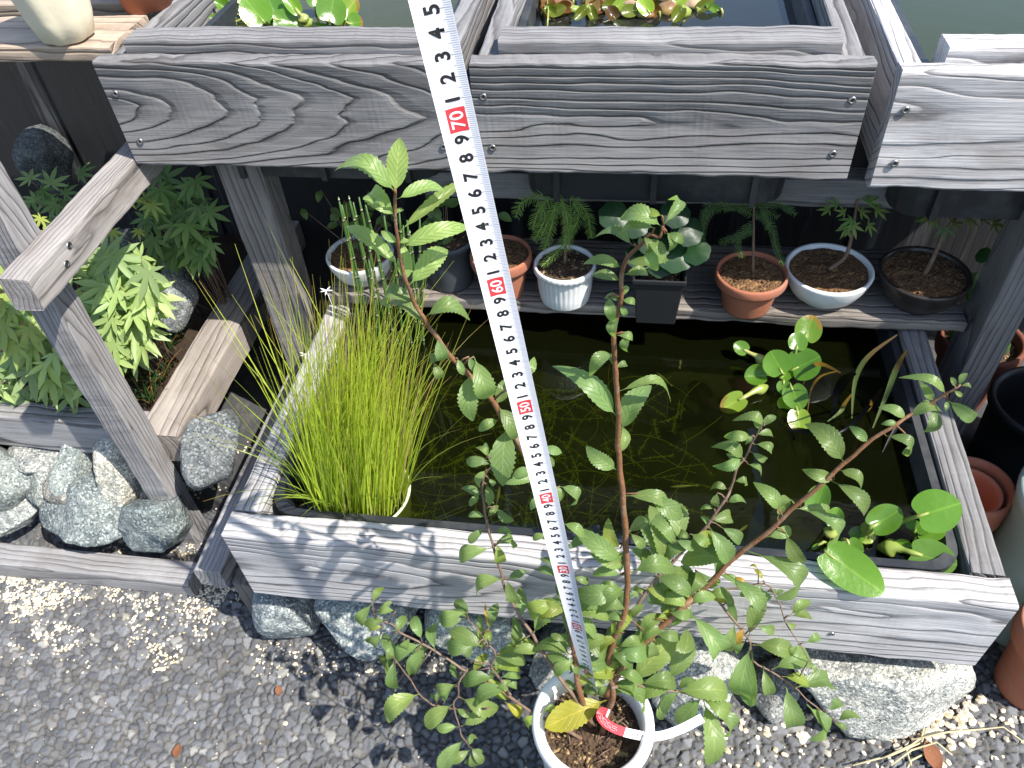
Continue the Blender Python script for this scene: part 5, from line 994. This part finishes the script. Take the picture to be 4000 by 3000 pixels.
# maple leaf: palmate, cut lobes
MAP = leaf_mat('maple_leaf', (.165, .245, .065), (.20, .27, .11), (2.0, 2.0, .9), .45, veins=False, spec=.3)
def maple(mb, p, d, nrm, s, col, lobes=7):
    d = Vector(d).normalized(); nrm = Vector(nrm); nrm = (nrm-d*nrm.dot(d)).normalized(); sd_ = d.cross(nrm); vs = [Vector(p)]; fs = []; droop = rng.uniform(.1, .5)
    ang = {7: (-2.15, -1.45, -.74, 0, .74, 1.45, 2.15), 5: (-1.6, -.8, 0, .8, 1.6)}[lobes]; ln = {7: (.48, .78, .95, 1, .95, .78, .48), 5: (.6, .9, 1, .9, .6)}[lobes]; pts = []
    for i, (a, l) in enumerate(zip(ang, ln)):
        a += rng.uniform(-.05, .05); pr = s*l
        if i == 0: pts.append((a-.45, s*.18, 0))
        for t, w in ((.40, -.118), (.62, -.112), (1.0, 0), (.62, .112), (.40, .118)):
            r_ = pr*t; pts.append((a+math.atan2(w*pr, r_), math.hypot(r_, w*pr), t))
        nx = ang[i+1] if i+1 < len(ang) else a+.9; pts.append(((a+nx)/2, s*.24*(l+.1), 0))
    for a, r_, t in pts: vs.append(Vector(p)+d*math.cos(a)*r_+sd_*math.sin(a)*r_+nrm*(-droop*r_*r_/s*.7+(.10*r_ if t == 0 else 0)))
    fs = [(0, i, i+1) for i in range(1, len(vs)-1)]; b = mb.add(vs, fs, 0, (*col, 1))
    for i in range(len(vs)): mb.uv[b+i] = (.2, .3)
def mapleset(root, spec, Yf, up=.6, s=.024, cols=((1, 1, 1),), lobes=7, jit=.18):
    mb = MB()
    for u, v, ang in spec:
        p = onY(u, v, Yf(u, v)); tc = (CAMP-p).normalized(); d = Vector(RT)*math.cos(ang)+Vector(UP)*math.sin(ang)
        nr = tc*(1-up)+Vector((0, 0, up))+Vector((rng.uniform(-jit, jit), rng.uniform(-jit, jit), 0)); c = rng.choice(cols); f = rng.uniform(.8, 1.2)
        maple(mb, p, d, nr, s*rng.uniform(.75, 1.2), tuple(x*f for x in c), lobes)
    return obj('foliage', mb, MAP, root)
s7 = sd('maple seedling with a bent stem in the white bowl', p7); b = Vector((p7[1].x, p7[1].y, .40)); stemtube(s7, [b, onY(3300, 1005, b.y), onY(3325, 930, b.y), onY(3340, 840, b.y), onY(3350, 780, b.y)], .0035, .0014)
mapleset(s7, [(3330, 860, 3.6), (3330, 880, -1.3), (3390, 880, -.4), (3300, 830, 2.8), (3360, 830, .2), (3270, 800, 2.6), (3420, 820, 0), (3390, 790, .6), (3310, 890, -2.2), (3240, 820, 3)], lambda u, v: b.y-.012, s=.019, cols=((.7, .9, .6), (.9, .9, .6)), lobes=5)
s8 = sd('bent seedling with dull maple leaves in the dark brown bowl', p8); b = Vector((p8[1].x, p8[1].y, .40)); stemtube(s8, [b, onY(3640, 1020, b.y), onY(3670, 950, b.y), onY(3690, 900, b.y), onY(3740, 850, b.y)], .0038, .0015)
mapleset(s8, [(3690, 890, -1.6), (3660, 870, 3.0), (3720, 870, .1), (3780, 850, -.4), (3640, 850, 2.6), (3830, 850, 0), (3740, 840, .9), (3610, 850, 3.4), (3880, 870, -.3)], lambda u, v: b.y-.012, s=.021, cols=((.5, .6, .45), (.7, .62, .4)), lobes=5)
RND = leaf_mat('round_leaf', (.022, .055, .020), (.03, .06, .03), (1.6, 1.8, .8), .4, veins=False)
def roundleaf(mb, u, v, rpx, Y, col=(1, 1, 1), asp=1.0, tilt=.3):
    p = onY(u, v, Y); k = rpx/F*depth(p); tc = (CAMP-p).normalized(); nr = (tc*.8+Vector((rng.uniform(-tilt, tilt), 0, .5))).normalized(); a = nr.orthogonal().normalized(); s = nr.cross(a); M = 22; vs = [p]
    for f in (.5, 1):
        for j in range(M): q = 2*math.pi*j/M; w = 1+.05*math.sin(q*7)*(f == 1); vs.append(p+(a*math.cos(q)*asp+s*math.sin(q))*k*f*w+nr*(-.18*k*f*f+.05*k*math.sin(3*q)*f))
    b = mb.add(vs, [(0, 1+j, 1+(j+1) % M) for j in range(M)]+[(1+j, 1+M+j, 1+M+(j+1) % M, 1+(j+1) % M) for j in range(M)], 0, (*col, 1))
    for i in range(len(vs)): mb.uv[b+i] = (.2, .3)
s5 = thing('potted_plant', 'plant with large round dark leaves growing in the square black pot', 'plant', (cx, cy, .43)); mb = MB()
for u, v, r_, c in ((2400, 840, 62, (.9, 1, 1)), (2480, 870, 60, (.8, .9, .9)), (2640, 830, 60, (.8, .9, 1)), (2690, 900, 62, (.7, .85, .9)), (2640, 990, 75, (1.1, 1.3, 1.1)), (2720, 980, 55, (1, 1.15, 1)), (2560, 940, 70, (.7, .8, .8)), (2500, 1000, 55, (.7, .8, .8)), (2580, 1030, 55, (.9, 1, .9))): roundleaf(mb, u, v, r_, cy-.02, c)
for u, v in ((2400, 850), (2640, 850), (2690, 920), (2700, 980), (2500, 990)): mb.tube([Vector((cx, cy, .425)), onY(u, v, cy-.018)], [.0014, .001], 5, 0, (1.2, 1, .8, 1))
obj('foliage', mb, RND, s5); mb = MB(); mb.box((cx-.030, cy-.030, .41), (cx+.030, cy+.030, .4235)); obj('soil', mb, PSOIL, t5)
s2 = sd('leafy green seedling in the dark grey pot', p2); b = Vector((p2[1].x, p2[1].y, .43)); lf = MB(); st = MB()
for k in range(20):
    u, v = 1730+rng.gauss(0, 65), 850+rng.gauss(0, 55); e = onY(u, v, b.y-.01); st.tube([b+Vector((rng.uniform(-.008, .008), 0, 0)), e], [.0008, .0005], 4)
    an = rng.uniform(-2.6, .6); d = (Vector(RT)*math.cos(an)+Vector(UP)*math.sin(an)); leaf(lf, e, e+d*.024, .0065, (CAMP-e).normalized()+Vector((0, 0, .5)), col=(.75, .85, .7), serr=.02, n=6)
obj('stems', st, BK2, s2); obj('foliage', lf, LEAF, s2)
s1 = sd('thin dull green seedling in the white bowl behind the horsetails', p1); b = Vector((p1[1].x, p1[1].y, .395)); lf = MB(); st = MB()
for k in range(22):
    u, v = 1400+rng.gauss(0, 80), 830+rng.gauss(0, 45); e = onY(u, v, b.y+.01); st.tube([b, e], [.0008, .0005], 4)
    an = rng.uniform(-2.6, .6); d = (Vector(RT)*math.cos(an)+Vector(UP)*math.sin(an)); leaf(lf, e, e+d*.020, .0055, (CAMP-e).normalized()+Vector((0, 0, .5)), col=(.7, .75, .5), serr=.02, n=6)
obj('stems', st, BK2, s1); obj('foliage', lf, LEAF, s1)
# ------------------------------------------------------------------ maples and mondo grass of the bed
def grp(label, pts, Yf, s, cols, base, seed, n_in=0, poly=None):
    m = thing('maple_seedling', label, 'maple', (base.x, base.y, .2), 'maple seedlings in the bed'); global rng
    sp = list(pts)
    if poly:
        x0, y0, x1, y1 = poly
        for _ in range(n_in): sp.append((rng.uniform(x0, x1), rng.uniform(y0, y1), rng.uniform(-2.8, -.3)))
    mapleset(m, sp, Yf, s=s, cols=cols); mb = MB()
    for u, v, a in sp[::3]:
        e = onY(u, v, Yf(u, v)); mid = base.lerp(e, .6)+Vector((0, 0, .02)); P = smooth_pts([base+Vector((rng.uniform(-.02, .02), rng.uniform(-.02, .02), 0)), mid, e], 3); mb.tube(P, [.0016-.0010*i/(len(P)-1) for i in range(len(P))], 5)
    obj('stems', mb, BK2, m)
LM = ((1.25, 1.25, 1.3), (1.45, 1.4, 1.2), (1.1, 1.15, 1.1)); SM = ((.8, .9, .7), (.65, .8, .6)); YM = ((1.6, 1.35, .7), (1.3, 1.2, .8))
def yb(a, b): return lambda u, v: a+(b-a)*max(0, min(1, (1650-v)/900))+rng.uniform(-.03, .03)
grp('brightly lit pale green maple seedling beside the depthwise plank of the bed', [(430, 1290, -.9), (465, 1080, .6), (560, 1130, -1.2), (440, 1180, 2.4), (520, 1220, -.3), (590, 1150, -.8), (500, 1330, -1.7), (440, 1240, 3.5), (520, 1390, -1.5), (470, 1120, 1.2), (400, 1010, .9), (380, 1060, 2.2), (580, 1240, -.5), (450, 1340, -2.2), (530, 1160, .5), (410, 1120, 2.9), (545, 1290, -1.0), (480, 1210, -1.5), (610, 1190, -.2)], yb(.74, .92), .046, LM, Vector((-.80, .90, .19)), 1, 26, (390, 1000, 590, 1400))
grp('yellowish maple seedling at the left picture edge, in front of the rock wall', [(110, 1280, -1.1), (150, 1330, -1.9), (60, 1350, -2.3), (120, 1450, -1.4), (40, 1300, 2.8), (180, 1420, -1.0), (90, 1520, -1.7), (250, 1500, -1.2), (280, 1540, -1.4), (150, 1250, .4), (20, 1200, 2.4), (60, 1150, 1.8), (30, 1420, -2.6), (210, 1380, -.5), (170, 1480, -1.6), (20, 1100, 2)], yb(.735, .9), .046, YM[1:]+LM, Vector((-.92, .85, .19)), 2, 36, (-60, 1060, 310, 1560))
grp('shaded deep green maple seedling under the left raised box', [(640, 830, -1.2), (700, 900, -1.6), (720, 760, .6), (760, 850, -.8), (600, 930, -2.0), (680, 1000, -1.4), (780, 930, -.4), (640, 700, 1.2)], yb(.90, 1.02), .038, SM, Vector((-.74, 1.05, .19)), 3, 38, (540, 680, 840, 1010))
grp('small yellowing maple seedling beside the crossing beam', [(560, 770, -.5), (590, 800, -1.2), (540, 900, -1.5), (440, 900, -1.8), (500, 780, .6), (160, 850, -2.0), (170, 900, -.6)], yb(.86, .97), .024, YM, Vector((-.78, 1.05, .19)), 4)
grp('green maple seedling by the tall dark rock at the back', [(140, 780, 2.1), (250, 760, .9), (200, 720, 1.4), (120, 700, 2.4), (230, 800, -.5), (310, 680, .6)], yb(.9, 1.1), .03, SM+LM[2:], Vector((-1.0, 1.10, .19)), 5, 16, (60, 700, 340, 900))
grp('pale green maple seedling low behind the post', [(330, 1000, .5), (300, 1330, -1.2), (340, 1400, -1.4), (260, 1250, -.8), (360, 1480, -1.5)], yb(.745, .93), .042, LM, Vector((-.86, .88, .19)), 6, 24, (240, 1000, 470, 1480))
MON = plain('mondo_blade', (.018, .045, .014), .35, .45, .3, 80)
for i, (u, v, lab) in enumerate(((640, 1330, 'dark mondo grass tuft beside the maple leaves on the plank edge'), (600, 1470, 'dark mondo grass tuft with browned tips in the corner of the bed'), (200, 1570, 'dark mondo grass tuft hanging over the front edge board'), (300, 1560, 'thin mondo grass tuft right of the post in the bed'), (560, 1540, 'mondo grass tuft with brown tips by the post'))):
    p = onZ(u, v, .225); m = thing('mondo_grass', lab, 'grass tuft', p, 'mondo grass tufts in the bed'); mb = MB()
    for k in range(46):
        a = rng.uniform(0, 6.28); b = p+Vector((rng.uniform(-.015, .015), rng.uniform(-.012, .02), -.01)); c = (.014+.02*rng.random(), .045+.03*rng.random(), .012) if rng.random() < .8 else (.24, .12, .05)
        blade(mb, b, Vector((math.cos(a)*.8, math.sin(a)*.8-.1, rng.uniform(.5, 1.4))), rng.uniform(.03, .062), .0024, rng.uniform(.4, 1.3), c, 6)
    obj('blades', mb, BLADE, m)
# ------------------------------------------------------------------ upper left shelf with the cream pot
s_u = thing('plant_shelf', 'sunlit two board shelf at the top left carrying the cream pot', 'shelf', (-.95, 1.0, .69))
f0 = onY(380, 248, .93); zt = f0.z
plank('board', s_u, (-1.7, .985, zt+.010), (-.672, .985, zt+.010), .105, .021, tone=1.55, seed=91, warm=1.0, fr=90, cz=-.06, cy=0)
plank('board', s_u, (-1.7, 1.13, zt+.010), (-.70, 1.13, zt+.010), .10, .021, tone=1.4, seed=92, warm=1.0, fr=90, cz=-.06, cy=0)
plank('bearer', s_u, (-.80, 1.06, zt-.022), (-.80, 1.2, zt-.022), .03, .04, tone=.8, seed=93); plank('bearer', s_u, (-1.5, 1.06, zt-.022), (-1.5, 1.2, zt-.022), .03, .04, tone=.8, seed=94)
CREAM = plain('cream_ceramic', (.66, .60, .45), .6, .3, .12, 14, .0006, 60)
cp = onZ(255, 175, zt+.0215); cpo = thing('flower_pot', 'cream faceted ceramic pot leaning on the sunlit shelf at the top left', 'flower pot', cp); mb = MB()
def fac(q, z): return (1+.055*abs(math.sin(q*3.5+.4+z*9))*(z < .12)-.02*math.cos(q*7))
mb.lathe([(.001, 0), (.025, 0), (.031, .004), (.038, .03), (.044, .065), (.050, .11), (.052, .13), (.048, .132), (.045, .12), (.040, .09)], cp+Vector((-.006, .022, 0)), 70, 0, fac); obj('pot_body', mb, CREAM, cpo); soil_disc(cpo, cp+Vector((-.006, .022, .118)), .044, plain('moss', (.05, .09, .015), .95, .1, .5, 120, .003, 300), .006)
tp_ = onZ(545, 40, zt+.03); t = thing('flower_pot', 'terracotta pot behind the cream pot at the top edge', 'flower pot', tp_); mb = MB(); mb.lathe([(.001, 0), (.032, 0), (.040, .05), (.043, .055), (.050, .057), (.052, .075), (.048, .078), (.044, .06)], tp_+Vector((-.01, .04, -.009)), 48); obj('pot_body', mb, TERRA, t); soil_disc(t, tp_+Vector((-.01, .04, .058)), .045, PSOIL, .004)
# ------------------------------------------------------------------ right side
def stand_pot(label, c, r, h, mat, prof=TPOT, soil=False, rzz=0, name='flower_pot', cat='flower pot', group=None):
    t = thing(name, label, cat, c, group); mb = MB(); mb.lathe([(.001, .001)]+[(r*a, h*b) for a, b in prof]+[(r*.90, h*.995), (r*.86, h*.93), (r*.80, h*.55), (r*.64, .012), (.001, .011)], c, 56); obj('pot_body', mb, mat, t)
    if soil: soil_disc(t, Vector(c)+Vector((0, 0, h*.86)), r*.85, PSOIL, .004)
    return t
GT = 'terracotta pots on the ground at the right'
k = onZ(3815, 1890, .22); stand_pot('outer terracotta pot of the nested pair behind the right end of the pond box', Vector((k.x, k.y, 0)), .050, .22, TERRA, group=GT)
stand_pot('inner terracotta pot nested in another one behind the right end of the pond box', Vector((k.x-.004, k.y-.003, .085)), .041, .125, clay('pale_terracotta', (.44, .17, .10), .8, .2), group=GT)
k = onZ(4175, 2490, .14); stand_pot('terracotta pot cut by the right picture edge in front of the pond box corner', Vector((k.x, k.y, 0)), .060, .155, TERRA, soil=True, group=GT)
k = onZ(3905, 2230, .05); stand_pot('low terracotta pot peeping out behind the right rail of the pond box', Vector((k.x-.015, k.y+.03, 0)), .050, .085, TERRA, group=GT)
k = onZ(4320, 1985, .26); BUCK = plain('pale_green_plastic', (.33, .42, .38), .4, .4, .1, 20); stand_pot('pale green plastic bucket at the right picture edge', Vector((k.x, k.y, 0)), .098, .27, BUCK, prof=[(.80, 0), (.82, .03), (.96, .90), (1.0, .92), (1.02, .96), (1.0, 1.0)], name='bucket', cat='bucket')
k = onZ(3850, 1300, .16); bp = stand_pot('dark terracotta pot of green bush behind the right post', Vector((k.x, k.y, 0)), .07, .15, clay('dark_terracotta', (.16, .06, .04), .8, .2), soil=True, group=GT)
bs = thing('small_bush', 'small bush of rounded green leaves seen behind the right post', 'bush', (k.x, k.y, .14)); mb = MB()
for i in range(70):
    u, v = 3850+rng.gauss(0, 55), 1240+rng.gauss(0, 80); roundleaf(mb, u, v, rng.uniform(14, 30), k.y-.02+rng.uniform(-.03, .03), rng.choice(((1.6, 1.9, 1.3), (1.1, 1.4, 1), (2.6, 2.4, 1))), 1.3, .6)
for i in range(8): mb.tube([Vector((k.x, k.y, .14)), onY(3850+rng.gauss(0, 45), 1200+rng.gauss(0, 60), k.y)], [.0018, .0008], 5, 0, (1.5, 1, .8, 1))
obj('foliage', mb, RND, bs)
k = onZ(4060, 1660, .16); stand_pot('large round black plastic pot behind the right post', Vector((k.x+.03, k.y+.05, 0)), .085, .16, BLK, prof=CYL)
# made-up slatted screen, unseen beyond the right edge, added to shade this pond end
so_ = thing('added_shade_screen', 'tall grey slatted wooden screen standing beyond the right picture edge', 'screen', (.86, .85, 0))
for i in range(9): plank('slat', so_, (.80, .60, .10+i*.105), (.80, 1.0, .10+i*.105), .02, .10, tone=.9, seed=200+i)
plank('post', so_, (.82, .62, 0), (.82, .62, 1.0), .04, .04, up=(0, 1, 0), seed=220); plank('post', so_, (.82, .98, 0), (.82, .98, 1.0), .04, .04, up=(0, 1, 0), seed=221)
